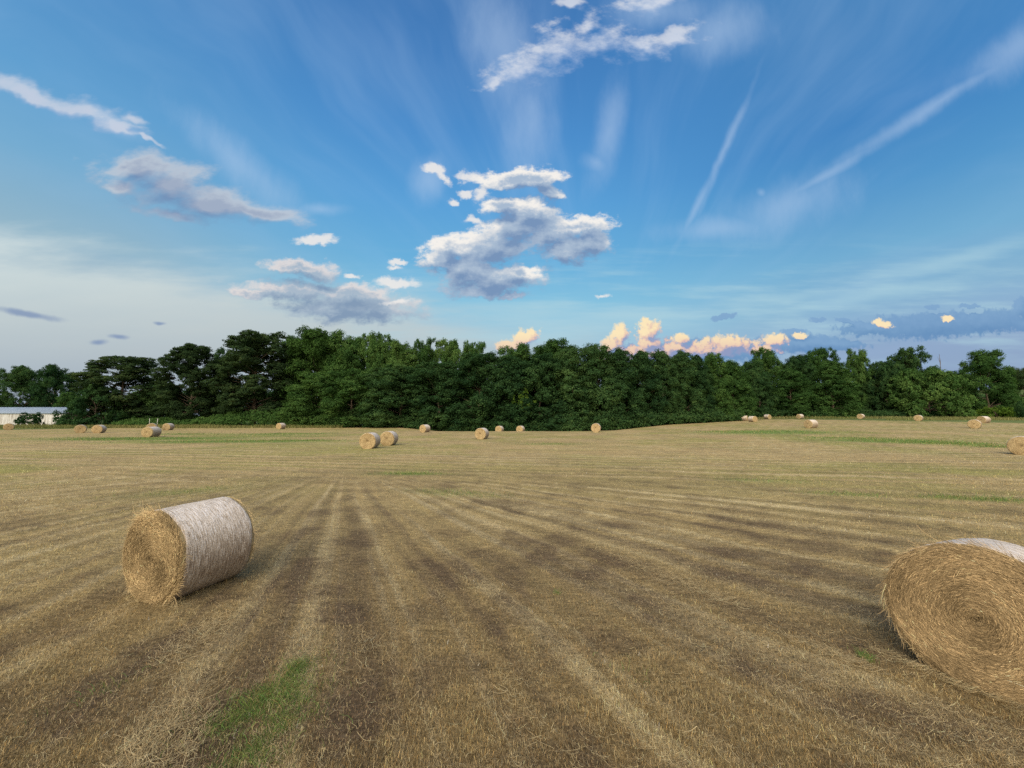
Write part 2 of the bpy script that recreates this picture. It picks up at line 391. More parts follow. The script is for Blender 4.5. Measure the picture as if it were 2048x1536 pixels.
# mowing rows: a fan of rows that leaves a turning point in mid field, and the crosswise rows of the far field
FANX, FANY = -9.0, 21.0
def fan_rows(x, y): return np.arctan2(x - FANX, np.maximum(FANY - y, .4)) * 21.0, np.hypot(x - FANX, y - FANY)
def cross_rows(x, y): return y + .16 * x + .5 * np.sin(x * .06), x
def crossw(x, y): return smooth(11.5, 18.5, y + .12 * x + 2.5 * (fbm(x * .2, y * .2, 15, 2) - .5))
def relief(x, y):
    x = np.asarray(x, float); y = np.asarray(y, float); f = crossw(x, y); a, t = fan_rows(x, y); b, u = cross_rows(x, y)
    r = fbm(a * 1.0, t * .2, 21, 3) * (1 - f) + fbm(b * 1.0, u * .12, 22, 3) * f
    return (1 - smooth(20, 40, np.hypot(x, y))) * (.055 * (r - .5) + .035 * (fbm(x * 3, y * 3, 7, 3) - .5))
def row_dir(x, y):
    f = crossw(x, y); dx, dy = FANX - x, FANY - y; n = np.hypot(dx, dy) + 1e-6
    gx = dx / n * (1 - f) - .987 * f; gy = dy / n * (1 - f) + .158 * f; n = np.hypot(gx, gy) + 1e-6
    return gx / n, gy / n

# green patches: (x, y, half length, half width, heading deg, strength)
def at_ground(px, py):
    u, v = uv(px, py); y = CAM_H / max(-v, .012)
    for _ in range(25): y = .5 * y + .5 * (zt(u * y, y) - CAM_H) / min(v, -.004)
    return u * y, y
GREEN = []
for px, py, l, w, h, s in ((300, 877, 11, 1.1, 4, 1.0), (225, 879, 4, .8, 0, .6), (470, 883, 8, .7, 3, 1.0), (585, 881, 5, .4, 0, .7), (560, 868, 7, 1.0, 6, .7), (360, 868, 5, .8, 0, .5), (540, 872, 9, .8, 0, .5),
                           (1545, 864, 7, 1.3, -4, 1.0), (1440, 863, 4, .8, -4, .5), (1790, 882, 5.5, .9, -12, 1.1), (1900, 887, 4, .5, -12, .7), (1690, 876, 4, .5, -10, .6), (1980, 893, 2, .4, -10, .5),
                           (1100, 888, 3, .5, 0, .4), (930, 862, 5, 1.0, 0, .5), (565, 1380, .36, .22, 50, 1.0), (490, 1425, .36, .20, 50, .85), (560, 1450, .34, .22, 60, .75), (500, 1500, .36, .26, 70, .7), (590, 1420, .2, .16, 60, .6), (600, 1335, .16, .10, 40, .65),
                           (200, 1385, .22, .08, 60, .22), (1113, 1187, .05, .04, 0, .5), (1727, 1310, .07, .05, 0, 1.0), (1740, 1322, .05, .03, 0, .8), (1262, 1350, .25, .09, -40, .2),
                           (880, 985, 1.2, .4, -20, .5), (960, 990, .9, .3, -20, .4), (820, 948, 1.4, .3, 0, .7), (1960, 998, 1.3, .25, -12, .8), (1700, 990, 1.2, .3, -14, .45), (1530, 962, 1.6, .3, -10, .4), (350, 985, 1.5, .5, 30, .4)):
    gx, gy = at_ground(px, py); w = w * (2.6 if gy > 28 else 1.3 if gy > 8 else 1.25); s = s * (1.5 if gy > 28 else 1.0); GREEN.append((gx, gy, l, w, R(h), s))
def green(x, y):
    g_ = np.zeros_like(np.asarray(x, float))
    for gx, gy, l, w, h, s in GREEN:
        c, q = math.cos(h), math.sin(h); dx, dy = x - gx, y - gy
        d = ((dx * c + dy * q) / l) ** 2 + ((-dx * q + dy * c) / w) ** 2
        g_ = np.maximum(g_, s * np.exp(-d * 1.1))
    n = fbm(x * .9 + 3, y * 2.4, 91, 3); f = fbm(x * 5, y * 5, 95, 3); nr = 1 - smooth(6, 14, y)
    return np.clip(g_ * (.35 + 1.3 * n) * (1 - nr) + nr * np.clip(g_ * 1.5 - 1.5 * (1 - f) + .25, 0, 1), 0, 1)
WORN_SHADE, TAN, STRAW, OLIVE, GRN = (np.array(c) for c in ((.098, .070, .047), (.345, .268, .130), (.56, .47, .265), (.310, .290, .100), (.125, .220, .048)))
def tone(x, y):
    """tone of the stubble: (colour, straw cover, worn)"""
    x = np.asarray(x, float); y = np.asarray(y, float)
    f = crossw(x, y); wob = .5 * (fbm(x * .35, y * .35, 3, 3) - .5)
    def streaks(s, t, k):
        s = s + wob
        ph = s / 1.25 + 1.1 * (fbm(s * .8, t * .10, 21 + k, 3) - .5)
        a = np.clip(.5 + .5 * np.sin(2 * math.pi * ph) * (.15 + 1.0 * vnoise(s * .55, t * .16, 29 + k)), 0, 1)
        return a, fbm(s * 3.0, t * .075, 33 + k, 4), fbm(s * 7.5, t * .11, 47 + k, 3)
    n1, n2, n3 = (p * (1 - f) + q * f for p, q in zip(streaks(*fan_rows(x, y), 0), streaks(*cross_rows(x, y), 5)))
    blot = fbm(x * .33, y * .33, 61, 4); blot2 = fbm(x * 1.7, y * 1.7, 71, 3)
    dist = smooth(5, 26, np.sqrt(x * x + y * y))
    r_ = np.sqrt(x * x + y * y)
    worn_shade = np.clip(.86 * smooth(.36, .70, .20 * n1 + .28 * n2 + .22 * n3 + .30 * blot) + .42 * smooth(.44, .70, blot2) - .12 + .18 * (1 - smooth(3, 10, r_)), 0, 1) * (1 - .55 * dist)  # real wear in streaks, plus painted vignette darkening close to the viewer
    straw = smooth(.50, .68, .17 * (1 - n1) + .40 * n2 + .43 * n3) * (1 - .55 * worn_shade)
    oliv = smooth(.40, .68, fbm(x * .21 + 9, y * .21, 81, 3) * .7 + .3 * n1) * (.06 + 1.04 * smooth(8, 30, r_))
    c = TAN[None] * np.ones(x.shape + (1,))
    c = c * (1 - .27 * (1 - smooth(3.5, 13, r_)) + .24 * smooth(10, 34, r_))[..., None]  # vignette painted into the colour: darker near the viewer, lighter far off
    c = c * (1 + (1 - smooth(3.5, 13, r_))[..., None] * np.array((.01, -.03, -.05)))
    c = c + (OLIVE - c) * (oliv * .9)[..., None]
    c = c + (STRAW - c) * (straw * .72)[..., None]
    c = c + (WORN_SHADE - c) * (worn_shade * .85)[..., None]
    gr = green(x, y)
    c = c + (GRN - c) * (gr * (.35 + .45 * smooth(8, 20, r_)))[..., None]
    return c, straw, worn_shade, gr

def build_ground():
    fine = np.radians(np.linspace(-66, 66, 860)); coarse = np.radians(np.linspace(66, 294, 70))[1:-1]
    th = np.concatenate([fine, coarse]); nth = len(th)
    r = np.concatenate([[0.0], np.geomspace(1.2, 150, 400), np.geomspace(158, 3500, 30)]); nr = len(r)
    X = r[:, None] * np.sin(th)[None]; Y = r[:, None] * np.cos(th)[None]
    Z = terrain(X, Y)
    c, straw, worn_shade, gr = tone(X, Y)
    Z = Z + relief(X, Y)
    # beyond the mown field: rough green pasture
    rough = smooth(112, 122, r)[:, None] * np.ones_like(X)
    past = np.array((.13, .17, .055))[None, None] * (.7 + .6 * fbm(X * .03, Y * .03, 8, 3))[..., None]
    c = c + (past - c) * rough[..., None]
    V = np.stack([X, Y, Z], -1).reshape(-1, 3)
    i = np.arange(nr - 1)[:, None] * nth; j = np.arange(nth)[None]; j2 = (j + 1) % nth
    F = np.stack([i + j, i + nth + j, i + nth + j2, i + j2], -1).reshape(-1, 4)[:, ::-1]
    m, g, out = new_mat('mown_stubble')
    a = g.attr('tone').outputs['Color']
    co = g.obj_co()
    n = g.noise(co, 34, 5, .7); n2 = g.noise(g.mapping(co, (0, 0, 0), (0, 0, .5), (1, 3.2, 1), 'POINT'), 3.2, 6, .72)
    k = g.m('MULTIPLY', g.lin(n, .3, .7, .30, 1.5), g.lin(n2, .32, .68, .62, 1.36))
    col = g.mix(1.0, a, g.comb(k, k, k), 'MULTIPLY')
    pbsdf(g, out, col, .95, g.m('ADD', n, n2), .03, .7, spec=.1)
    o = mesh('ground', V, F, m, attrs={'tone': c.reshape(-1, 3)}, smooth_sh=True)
    tag(o, 'gently rolling mown hayfield with pale curving rows of stubble', 'field', kind='structure')
build_ground()

def blade_mat(name, trans=.25):
    m, g, out = new_mat(name)
    a = g.attr('tone').outputs['Color']
    d = g.node('ShaderNodeBsdfDiffuse'); g.l.new(a, d.inputs[0])
    t = g.node('ShaderNodeBsdfTranslucent'); g.l.new(a, t.inputs[0])
    mx = g.node('ShaderNodeMixShader'); mx.inputs[0].default_value = trans
    g.l.new(d.outputs[0], mx.inputs[1]); g.l.new(t.outputs[0], mx.inputs[2]); g.l.new(mx.outputs[0], out.inputs[0])
    return m
M_BLADE = blade_mat('dry_blade')

def scatter(n, ymin=1.5, ymax=55.0, pw=1.0):
    """points on the field, denser toward the viewer's end so that far rows do not cost more than near ones"""
    k = rng.random(n); inv = 1 / ymin + (1 / ymax - 1 / ymin) * k ** pw
    y = 1 / inv; x = y * (rng.random(n) * 4.2 - 2.1)
    return x, y
def clear_of_bales(x, y):
    ok = np.ones(len(x), bool)
    for bx, by, yaw, rad, w in NEAR_BALES:
        c, q = math.cos(yaw), math.sin(yaw); dx, dy = x - bx, y - by
        lx, ly = dx * c + dy * q, -dx * q + dy * c
        ok &= ~((np.abs(lx) < rad * .45) & (np.abs(ly) < w * .5))
    return ok
NEAR_BALES = [(-4.93, 6.12, R(-19.5), .645, 1.06), (4.89, 4.12, R(-60), .672, 1.05)]

def build_stubble(n=900000):
    x, y = scatter(n); ok = clear_of_bales(x, y); x, y = x[ok], y[ok]; n = len(x)
    d = np.sqrt(x * x + y * y); sc = np.maximum(1, d / 9.0)
    c, straw, worn_shade, gr = tone(x, y)
    tall = smooth(.55, .8, fbm(x * .8, y * .8, 123, 3)) * (1 - worn_shade)
    L = (.018 + .030 * rng.random(n) + .035 * tall * rng.random(n)) * (1 - .45 * worn_shade) * np.minimum(sc, 2.2) ** .6
    w = (.0026 + .0020 * rng.random(n)) * sc ** .95
    az = rng.random(n) * 2 * math.pi; lean = .35 + 1.15 * rng.random(n)
    dx, dy = np.cos(az), np.sin(az)
    tx, ty = row_dir(x, y); al = .4; dx += al * tx * np.sign(rng.random(n) - .4); dy += al * ty
    b = np.stack([x, y, terrain(x, y) - .012], 1)
    b[:, 2] += relief(x, y)
    tip = b + np.stack([dx * np.sin(lean) * L, dy * np.sin(lean) * L, np.cos(lean) * L + .016], 1)
    sa = az + math.pi / 2 + rng.normal(0, .6, n); sd = np.stack([np.cos(sa), np.sin(sa), np.zeros(n)], 1) * (w * .5)[:, None]
    V = np.stack([b - sd, b + sd, tip + sd * .45, tip - sd * .45], 1).reshape(-1, 3)
    F = np.arange(n * 4).reshape(-1, 4)
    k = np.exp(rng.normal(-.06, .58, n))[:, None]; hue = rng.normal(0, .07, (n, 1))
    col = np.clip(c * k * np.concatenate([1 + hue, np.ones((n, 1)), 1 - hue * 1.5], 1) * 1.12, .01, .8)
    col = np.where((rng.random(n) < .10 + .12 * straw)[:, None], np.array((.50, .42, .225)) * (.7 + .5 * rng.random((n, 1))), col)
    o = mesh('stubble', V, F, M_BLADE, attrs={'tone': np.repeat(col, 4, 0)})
    tag(o, 'short cut brown and tan stubble covering the mown field', 'stubble', kind='stuff')
build_stubble()

def ground_z(x, y): return terrain(x, y) + relief(x, y)

def build_loose(n=340000):
    x, y = scatter(n, 1.5, 34, .9)
    c, straw, worn_shade, gr = tone(x, y)
    keep = (rng.random(n) < .08 + .92 * straw) & clear_of_bales(x, y); x, y, straw = x[keep], y[keep], straw[keep]
    # raked-out tufts lying on the near ground
    tx_, ty_ = [], []
    for px, py, q, sp in ((400, 1275, 260, .22), (340, 1300, 160, .15), (440, 1250, 200, .18), (310, 1490, 420, .20), (360, 1520, 260, .18), (250, 1525, 160, .16), (380, 1420, 200, .2), (1250, 1120, 120, .2),
                          (1290, 1140, 100, .25), (1380, 1170, 160, .3), (1420, 1190, 160, .25), (1330, 1155, 140, .3), (1660, 1305, 150, .18), (1700, 1325, 120, .15), (880, 1200, 40, .1), (940, 1170, 60, .25), (730, 1300, 60, .15), (1060, 1430, 70, .2)):
        gx, gy = at_ground(px, py); h = row_dir(np.array([gx]), np.array([gy]))
        e = rng.normal(0, 1, q) * sp * 1.6; f = rng.normal(0, 1, q) * sp * .45
        tx_.append(gx + e * h[0] - f * h[1]); ty_.append(gy + e * h[1] + f * h[0])
    for (bx, by, yaw, rad, w_), q in zip(NEAR_BALES, (900, 700)):
        a = rng.normal(0, .34, q); dn = -w_ * .5 - np.abs(rng.normal(0, .06, q)) + .05
        tx_.append(bx + a * math.cos(yaw) - dn * math.sin(yaw)); ty_.append(by + a * math.sin(yaw) + dn * math.cos(yaw))
    tx_, ty_ = np.concatenate(tx_), np.concatenate(ty_)
    tuft = np.concatenate([np.zeros(len(x)), np.ones(len(tx_))])
    x = np.concatenate([x, tx_]); y = np.concatenate([y, ty_]); n = len(x)
    d = np.sqrt(x * x + y * y); sc = np.maximum(1, d / 9.0)
    L = (.04 + .13 * rng.random(n) ** 2 + .10 * tuft) * np.minimum(sc, 2) ** .5; w = (.0019 + .0014 * rng.random(n)) * sc ** .95
    hx, hy = row_dir(x, y); a0 = np.arctan2(hy, hx) + rng.normal(0, .5, n); bend = rng.normal(0, 1.1, n) * (.5 + L * 3)
    K = 5; P = np.zeros((n, K, 3)); P[:, 0, 0] = x; P[:, 0, 1] = y
    for k in range(1, K):
        a = a0 + bend * (k - .5) / K; P[:, k, 0] = P[:, k - 1, 0] + np.cos(a) * L / K; P[:, k, 1] = P[:, k - 1, 1] + np.sin(a) * L / K
    lift = .010 + .016 * rng.random(n) + .03 * tuft * rng.random(n); tilt = rng.normal(0, .006, n)
    gz = ground_z(x, y)
    for k in range(K): P[:, k, 2] = gz + lift + tilt * (k - 2) + .012 * np.sin(k * 1.1 + a0)
    P[:, :, 2] = np.maximum(P[:, :, 2], (gz + .004)[:, None])
    V, F = ribbons(P, np.tile([0., -.25, 1.], (n, 1)), w, .5)
    k = np.exp(rng.normal(0, .28, n))[:, None]
    col = np.clip(np.where(rng.random((n, 1)) < .3, np.array((.34, .25, .13)), np.array((.53, .44, .255))) * k, .02, .8)
    o = mesh('loose_straw', V, F, M_BLADE, attrs={'tone': np.repeat(col, K * 2, 0)})
    tag(o, 'loose pale straw strewn in streaks along the mown rows', 'straw', kind='stuff')
build_loose()

def build_grass(n=60000):
    xs, ys = [], []
    for gx, gy, l, w, h, s in GREEN:
        q = int(2000 * s) if gy < 6 else int(1700 * s)
        if l < .1: q = 160
        e, f = rng.normal(0, .75, q) * l, rng.normal(0, .75, q) * w
        xs.append(gx + e * math.cos(h) - f * math.sin(h)); ys.append(gy + e * math.sin(h) + f * math.cos(h))
    x, y = np.concatenate(xs), np.concatenate(ys); keep = rng.random(len(x)) < .16 + 1.0 * green(x, y); x, y = x[keep], y[keep]; n = len(x)
    d = np.sqrt(x * x + y * y); sc = np.maximum(1, d / 8)
    L = (.03 + .10 * rng.random(n) ** 1.5) * np.minimum(sc, 1.6); w = (.0026 + .0020 * rng.random(n)) * sc
    az = rng.random(n) * 6.283; lean = .2 + .8 * rng.random(n)
    K = 4; P = np.zeros((n, K, 3)); gz = ground_z(x, y)
    for k in range(K):
        u = k / (K - 1); q = lean * u * u
        P[:, k, 0] = x + np.cos(az) * L * q * .8; P[:, k, 1] = y + np.sin(az) * L * q * .8; P[:, k, 2] = gz - .005 + L * u * (1 - .35 * q)
    out = np.stack([np.cos(az + 1.2), np.sin(az + 1.2), np.full(n, .35)], 1)
    V, F = ribbons(P, out, w, .25)
    col = np.where(rng.random((n, 1)) < .22, np.array((.34, .29, .14)), np.array((.135, .220, .058))) * np.exp(rng.normal(0, .35, (n, 1))) * np.concatenate([1 + rng.normal(0, .2, (n, 1)), np.ones((n, 2))], 1)
    o = mesh('grass', V, F, M_BLADE, attrs={'tone': np.repeat(np.clip(col, .01, .6), K * 2, 0)})
    tag(o, 'fresh green grass regrowing in small patches of the stubble', 'grass', kind='stuff')
build_grass()

# ------------------------------------------------------------------ round hay bales
def straw_mat():
    m, g, out = new_mat('baled_hay')
    x, y, z = g.sep(g.obj_co()); zz = g.m('SUBTRACT', z, .63)
    r = g.m('SQRT', g.m('MULTIPLY_ADD', x, x, g.m('MULTIPLY', zz, zz))); an = g.m('ARCTAN2', zz, x)
    w = g.noise(g.obj_co(), 5, 3, .6)
    n = g.noise(g.comb(g.m('MULTIPLY_ADD', w, 5.0, g.m('MULTIPLY', r, 46)), g.m('MULTIPLY', an, 2.6), g.m('MULTIPLY', y, 20)), 1.0, 5, .7)
    f = g.noise(g.obj_co(), 85, 4, .7); b = g.noise(g.obj_co(), 3.4, 3, .6)
    k = g.m('ADD', g.m('MULTIPLY', n, .55), g.m('ADD', g.m('MULTIPLY', f, .25), g.m('MULTIPLY', b, .2)))
    col = g.ramp(k, [(.30, (.085, .058, .030)), (.43, (.25, .180, .092)), (.53, (.43, .335, .185)), (.66, (.62, .52, .31))])
    col = g.mix(g.sstep(r, .14, .02, 0, .6), col, (.10, .065, .03))
    pbsdf(g, out, col, .95, g.m('ADD', n, f), .03, .8, spec=.1); return m
def wrap_mat():
    m, g, out = new_mat('net_wrap')
    x, y, z = g.sep(g.obj_co()); zz = g.m('SUBTRACT', z, .63); an = g.m('ARCTAN2', zz, x)
    wob = g.noise(g.obj_co(), 6, 3, .6)
    lines = g.noise(g.comb(g.m('MULTIPLY_ADD', wob, 1.6, g.m('MULTIPLY', y, 62)), g.m('MULTIPLY', an, 3.5), 0.0), 1.0, 4, .62)
    mott = g.noise(g.comb(g.m('MULTIPLY', y, 60), g.m('MULTIPLY', an, 26), 0.0), 1.0, 4, .7)
    big = g.noise(g.obj_co(), 2.2, 4, .6)
    k = g.m('ADD', g.m('MULTIPLY', lines, .45), g.m('ADD', g.m('MULTIPLY', mott, .38), g.m('MULTIPLY', big, .17)))
    low = g.sstep(zz, .45, -.35, 0, .10)  # wrap browner towards its foot: the weaker light there put into colour
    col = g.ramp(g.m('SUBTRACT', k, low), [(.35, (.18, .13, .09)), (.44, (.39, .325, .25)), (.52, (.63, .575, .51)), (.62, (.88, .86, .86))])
    pbsdf(g, out, col, .7, g.m('ADD', lines, mott), .012, .7, spec=.3); return m
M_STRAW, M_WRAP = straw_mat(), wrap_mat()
M_STRAND = blade_mat('hay_strand', .15)

def revolve(prof, nseg, Rb, seed, amp, flat=.05, side=None):
    """prof: list of (r, y); axis along Y at height Rb; flattened a little where it sits"""
    prof = np.array(prof, float); K = len(prof); a = np.arange(nseg) * 2 * math.pi / nseg
    rr = prof[:, 0][:, None] * np.ones(nseg); yy = prof[:, 1][:, None] * np.ones(nseg)
    ca, sa = np.cos(a)[None], np.sin(a)[None]
    w = np.clip(rr / Rb, 0, 1)
    n1 = fbm(ca * rr * 3 + 7 + yy, sa * rr * 3 + yy * 2.3, seed, 4) - .5; n2 = fbm(ca * rr * 11 + 5 + yy * 9, sa * rr * 11 - yy * 7, seed + 9, 3) - .5
    end = np.sign(prof[:, 1])[:, None]; isend = (1 - smooth(.86, 1.0, w))
    sa_ = amp if side is None else side
    rr = rr + (1 - isend) * (sa_ * n1 + sa_ * .6 * n2) * w; yy = yy + end * isend * (amp * 1.6 * n1 + amp * .9 * n2)
    X = rr * ca; Z = Rb + rr * sa
    lim = flat * (1 + .3 * n1); Z = np.where(Z < lim, lim + (Z - lim) * .15, Z) - flat
    V = np.stack([X, yy, Z], -1).reshape(-1, 3)
    i = np.arange(K - 1)[:, None] * nseg; j = np.arange(nseg)[None]; j2 = (j + 1) % nseg
    F = np.stack([i + j, i + j2, i + nseg + j2, i + nseg + j], -1).reshape(-1, 4)
    return V, F

def bale_parts(root, Rb, W, nseg, nr, seed, strands=0, hairy=1.0, dish=.02, fringe=0, lump=0.0):
    h = W / 2; e = .05
    prof = [(max(r, .004), -h + dish * (1 - (r / Rb) ** 2) * -1 + 0.0) for r in np.linspace(0, Rb - e, nr)]
    edge = [(Rb - e + e * math.sin(t), -h + e - e * math.cos(t)) for t in np.linspace(.35, math.pi / 2, 4)]
    side = [(Rb, y) for y in np.linspace(-h + e, h - e, max(6, nr // 2))[1:-1]]
    full = prof + edge + side + [(r, -y) for r, y in edge[::-1]] + [(r, -y) for r, y in prof[::-1]]
    V, F = revolve(full, nseg, Rb, seed, .026 if strands else .02, side=.014 if strands else .02)
    mesh('straw_core', V, F, M_STRAW, root, smooth_sh=True)
    wy0, wy1 = -h + .07, h - .055
    wp = [(Rb - .012, wy0 - .004), (Rb + .004, wy0)] + [(Rb + .010, y) for y in np.linspace(wy0 + .012, wy1 - .012, max(7, nr // 2))] + [(Rb + .004, wy1), (Rb - .012, wy1 + .004)]
    V, F = revolve(wp, nseg, Rb, seed, .014 if strands else .02, side=.014 if strands else .02)
    V[:, 1] += .012 * np.sin(np.arctan2(V[:, 2] - Rb, V[:, 0]) * 5 + seed)
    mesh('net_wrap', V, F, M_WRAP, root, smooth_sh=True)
    if not strands: return
    rg = np.random.default_rng(seed); N = strands
    r = Rb * np.sqrt(rg.random(N)) * .985; a = rg.random(N) * 2 * math.pi
    L = (.10 + .30 * rg.random(N) ** 1.4) * np.minimum(1, .30 + r / Rb); K = 6
    ht = np.arange(N) % 2 * 0 + a; P = np.zeros((N, K, 3)); jit = rg.normal(0, .30 * hairy, N); curl = rg.normal(0, 1.6 * hairy, N)
    px_, pz_ = r * np.cos(a), r * np.sin(a); hd = a + math.pi / 2 + jit
    for k in range(K):
        if k:
            q = hd + curl * L * (k - .5) / K * 3 + (k * L / K) / np.maximum(r, .08) * .9
            px_ = px_ + np.cos(q) * L / K; pz_ = pz_ + np.sin(q) * L / K
        rad = np.sqrt(px_ ** 2 + pz_ ** 2)
        P[:, k, 0] = px_; P[:, k, 2] = Rb + pz_ - .05
        u = k / (K - 1)
        P[:, k, 1] = -h + -dish * (1 - (np.minimum(rad, Rb) / Rb) ** 2) + .03 * smooth(Rb - .05, Rb, rad) - .006 - (.004 + .030 * hairy * (rg.random(N) ** 3)) * (.4 + 1.2 * abs(u - .4))
    dz = P[:, :, 2]; P[:, :, 2] = np.maximum(dz, .004)
    w = .0032 + .0026 * rg.random(N)
    V1, F1 = ribbons(P, np.stack([rg.normal(0, .25, N), -np.ones(N), .35 + rg.normal(0, .25, N)], 1), w, .5)
    swirl = fbm(np.cos(a) * r * 4 + 3, np.sin(a) * r * 4 + seed, seed + 3, 4); band = fbm(r * 16 + a * 1.2, np.cos(a) * 1.5, seed + 5, 3)
    mod = (.66 + .40 * smooth(.3, .7, swirl) + .45 * (band - .5)) * (.70 + .30 * smooth(0, .12, r))
    cols = [np.repeat((np.array((.41, .315, .175)) if seed == 31 else np.array((.37, .275, .150))) * mod[:, None] * np.exp(rg.normal(-.02, .40, (N, 1))), K * 2, 0)]
    # wisps standing out round the rim and hanging at the foot
    M = fringe; a = rg.random(M) * 2 * math.pi; L = .025 + .075 * rg.random(M) ** 2; P = np.zeros((M, K, 3)); back = rg.random(M) < .35
    y0 = np.where(back, h - .02 + .02 * rg.random(M), -h + .01 + .05 * rg.random(M)); tang = rg.normal(0, 1.1, M)
    for k in range(K):
        u = k / (K - 1); rad = Rb - .01 + L * u * .40; aa = a + tang * L * u / Rb
        P[:, k, 0] = rad * np.cos(aa); P[:, k, 2] = Rb - .05 + rad * np.sin(aa) - .25 * L * u * u
        P[:, k, 1] = y0 + np.where(back, 1, -1) * L * u * (.2 + .5 * np.cos(tang * 3))
    P[:, :, 2] = np.maximum(P[:, :, 2], .004)
    out = np.stack([.3 * np.cos(a), -np.ones(M), .4 + .3 * np.sin(a)], 1)
    V2, F2 = ribbons(P, out, .0034 + .0026 * rg.random(M), .4)
    cols.append(np.repeat(np.array((.47, .365, .205)) * np.exp(rg.normal(0, .35, (M, 1))), K * 2, 0))
    V = np.concatenate([V1, V2]); F = np.concatenate([F1, F2 + len(V1)])
    tag(mesh('loose_strands', V, F, M_STRAND, root, attrs={'tone': np.clip(np.concatenate(cols), .01, .8)}), kind='stuff')

BALE_GROUP = 'round hay bales scattered over the mown field'
for (bx, by, yaw, rad, w), seed, hairy, dish, lab in (
        (NEAR_BALES[0], 31, .70, -.015, 'shaggy golden-faced round hay bale with silver net wrap standing alone on near stubble'),
        (NEAR_BALES[1], 57, .42, .03, 'large round hay bale cut off by right edge, swirled brown face toward viewer')):
    b = empty('hay_bale', (bx, by, float(ground_z(np.array([bx]), np.array([by]))[0]) - .005), yaw)
    if seed == 57: b.rotation_euler = (R(-6), 0, yaw); b.location.z -= .02
    tag(b, lab, 'hay bale', BALE_GROUP)
    bale_parts(b, rad, w, 160, 44, seed, 15000 if seed == 31 else 20000, hairy, dish, 1100)

# far bales: centre px, distance, radius scale, heading of the axis (deg to the right of straight ahead), kind
FAR = [
 (18, 71, 1.0, -50, 'face-on hay bale just right of the picture edge below the metal shed'),
 (162, 59, 1.0, -44, 'rounder front bale of the pair before the dark bush beside the shed'),
 (199, 58.5, 1.0, -24, 'hay bale with grey wrapped side showing, second from the dark bush beside the shed'),
 (304, 47.6, 1.03, -8, 'long side-on hay bale in front of the three-bale cluster near two white posts'),
 (304, 68, 1.05, -38, 'hay bale mostly hidden behind the side-on bale below two white posts'),
 (337, 70, 1.02, -12, 'hay bale at right end of the cluster below two white posts'),
 (562, 76, .98, 12, 'small lone hay bale before the hedge of green bushes below the tall pine'),
 (741, 31.2, 1.03, -1, 'left and nearer bale of the side-by-side pair in mid field'),
 (779, 34.5, 1.02, 0, 'right and farther bale of the side-by-side pair in mid field'),
 (850, 61, 1.0, 26, 'small hay bale with half its side showing, just right of the mid field pair'),
 (964, 43.5, 1.02, 15, 'medium hay bale alone in front of the dark wood, below its middle'),
 (999, 70.5, 1.0, 20, 'half-sunk hay bale behind the crest, beside the medium lone bale'),
 (1041, 70, 1.0, 22, 'half-sunk hay bale behind the crest, second right of the medium lone bale'),
 (1192, 60, 1.12, 17, 'full-faced hay bale on the crest against the darkest part of the wood'),
 (1490, 90, 1.0, -48, 'pale-sided hay bale at the wood corner, touching another with straw beside it'),
 (1506, 80, 1.0, -14, 'brown-faced hay bale at the wood corner with spilled straw beside it'),
 (1536, 100, 1.0, -20, 'tiny pale hay bale at the wood edge just right of the corner pair'),
 (1601, 100, 1.0, 72, 'tiny pale-sided hay bale at the wood edge above the dark-faced bale'),
 (1622, 55.5, 1.0, 74, 'dark-faced hay bale with white wrapped side above the bright green strip'),
 (1723, 100, 1.05, 60, 'tiny brown-faced hay bale under the dark gap in the right-hand trees'),
 (1838, 82, 1.05, 55, 'hay bale with a thin white top rim under the spreading right-hand tree'),
 (1949, 55, 1.02, 54, 'brown-faced front bale of the overlapping pair below the tall right tree'),
 (1968, 71, 1.05, 80, 'white-sided bale behind another, below the bright shrub'),
 (2040, 25.8, 1.0, 54, 'brown swirled hay bale half cut off by the right edge beside green strip'),
]
protos = []
for v in range(3):
    b = empty('hay_bale', (0, 0, 0)); bale_parts(b, .63, 1.22, 72, 14, 101 + v * 13, 0, dish=(.03, -.03, .05)[v]); protos.append(b)
used = set()
for i, (px, Y, sc, hd, lab) in enumerate(FAR):
    v = i % 3; b = protos[v] if v not in used else copy_tree(protos[v]); used.add(v)
    x = uv(px, 850)[0] * Y
    b.location = (x, Y, zt(x, Y) - .02); b.rotation_euler = (0, 0, R(-hd)); b.scale = (sc, sc * (1.15 if i == 3 else 1), sc)
    tag(b, lab, 'hay bale', BALE_GROUP)

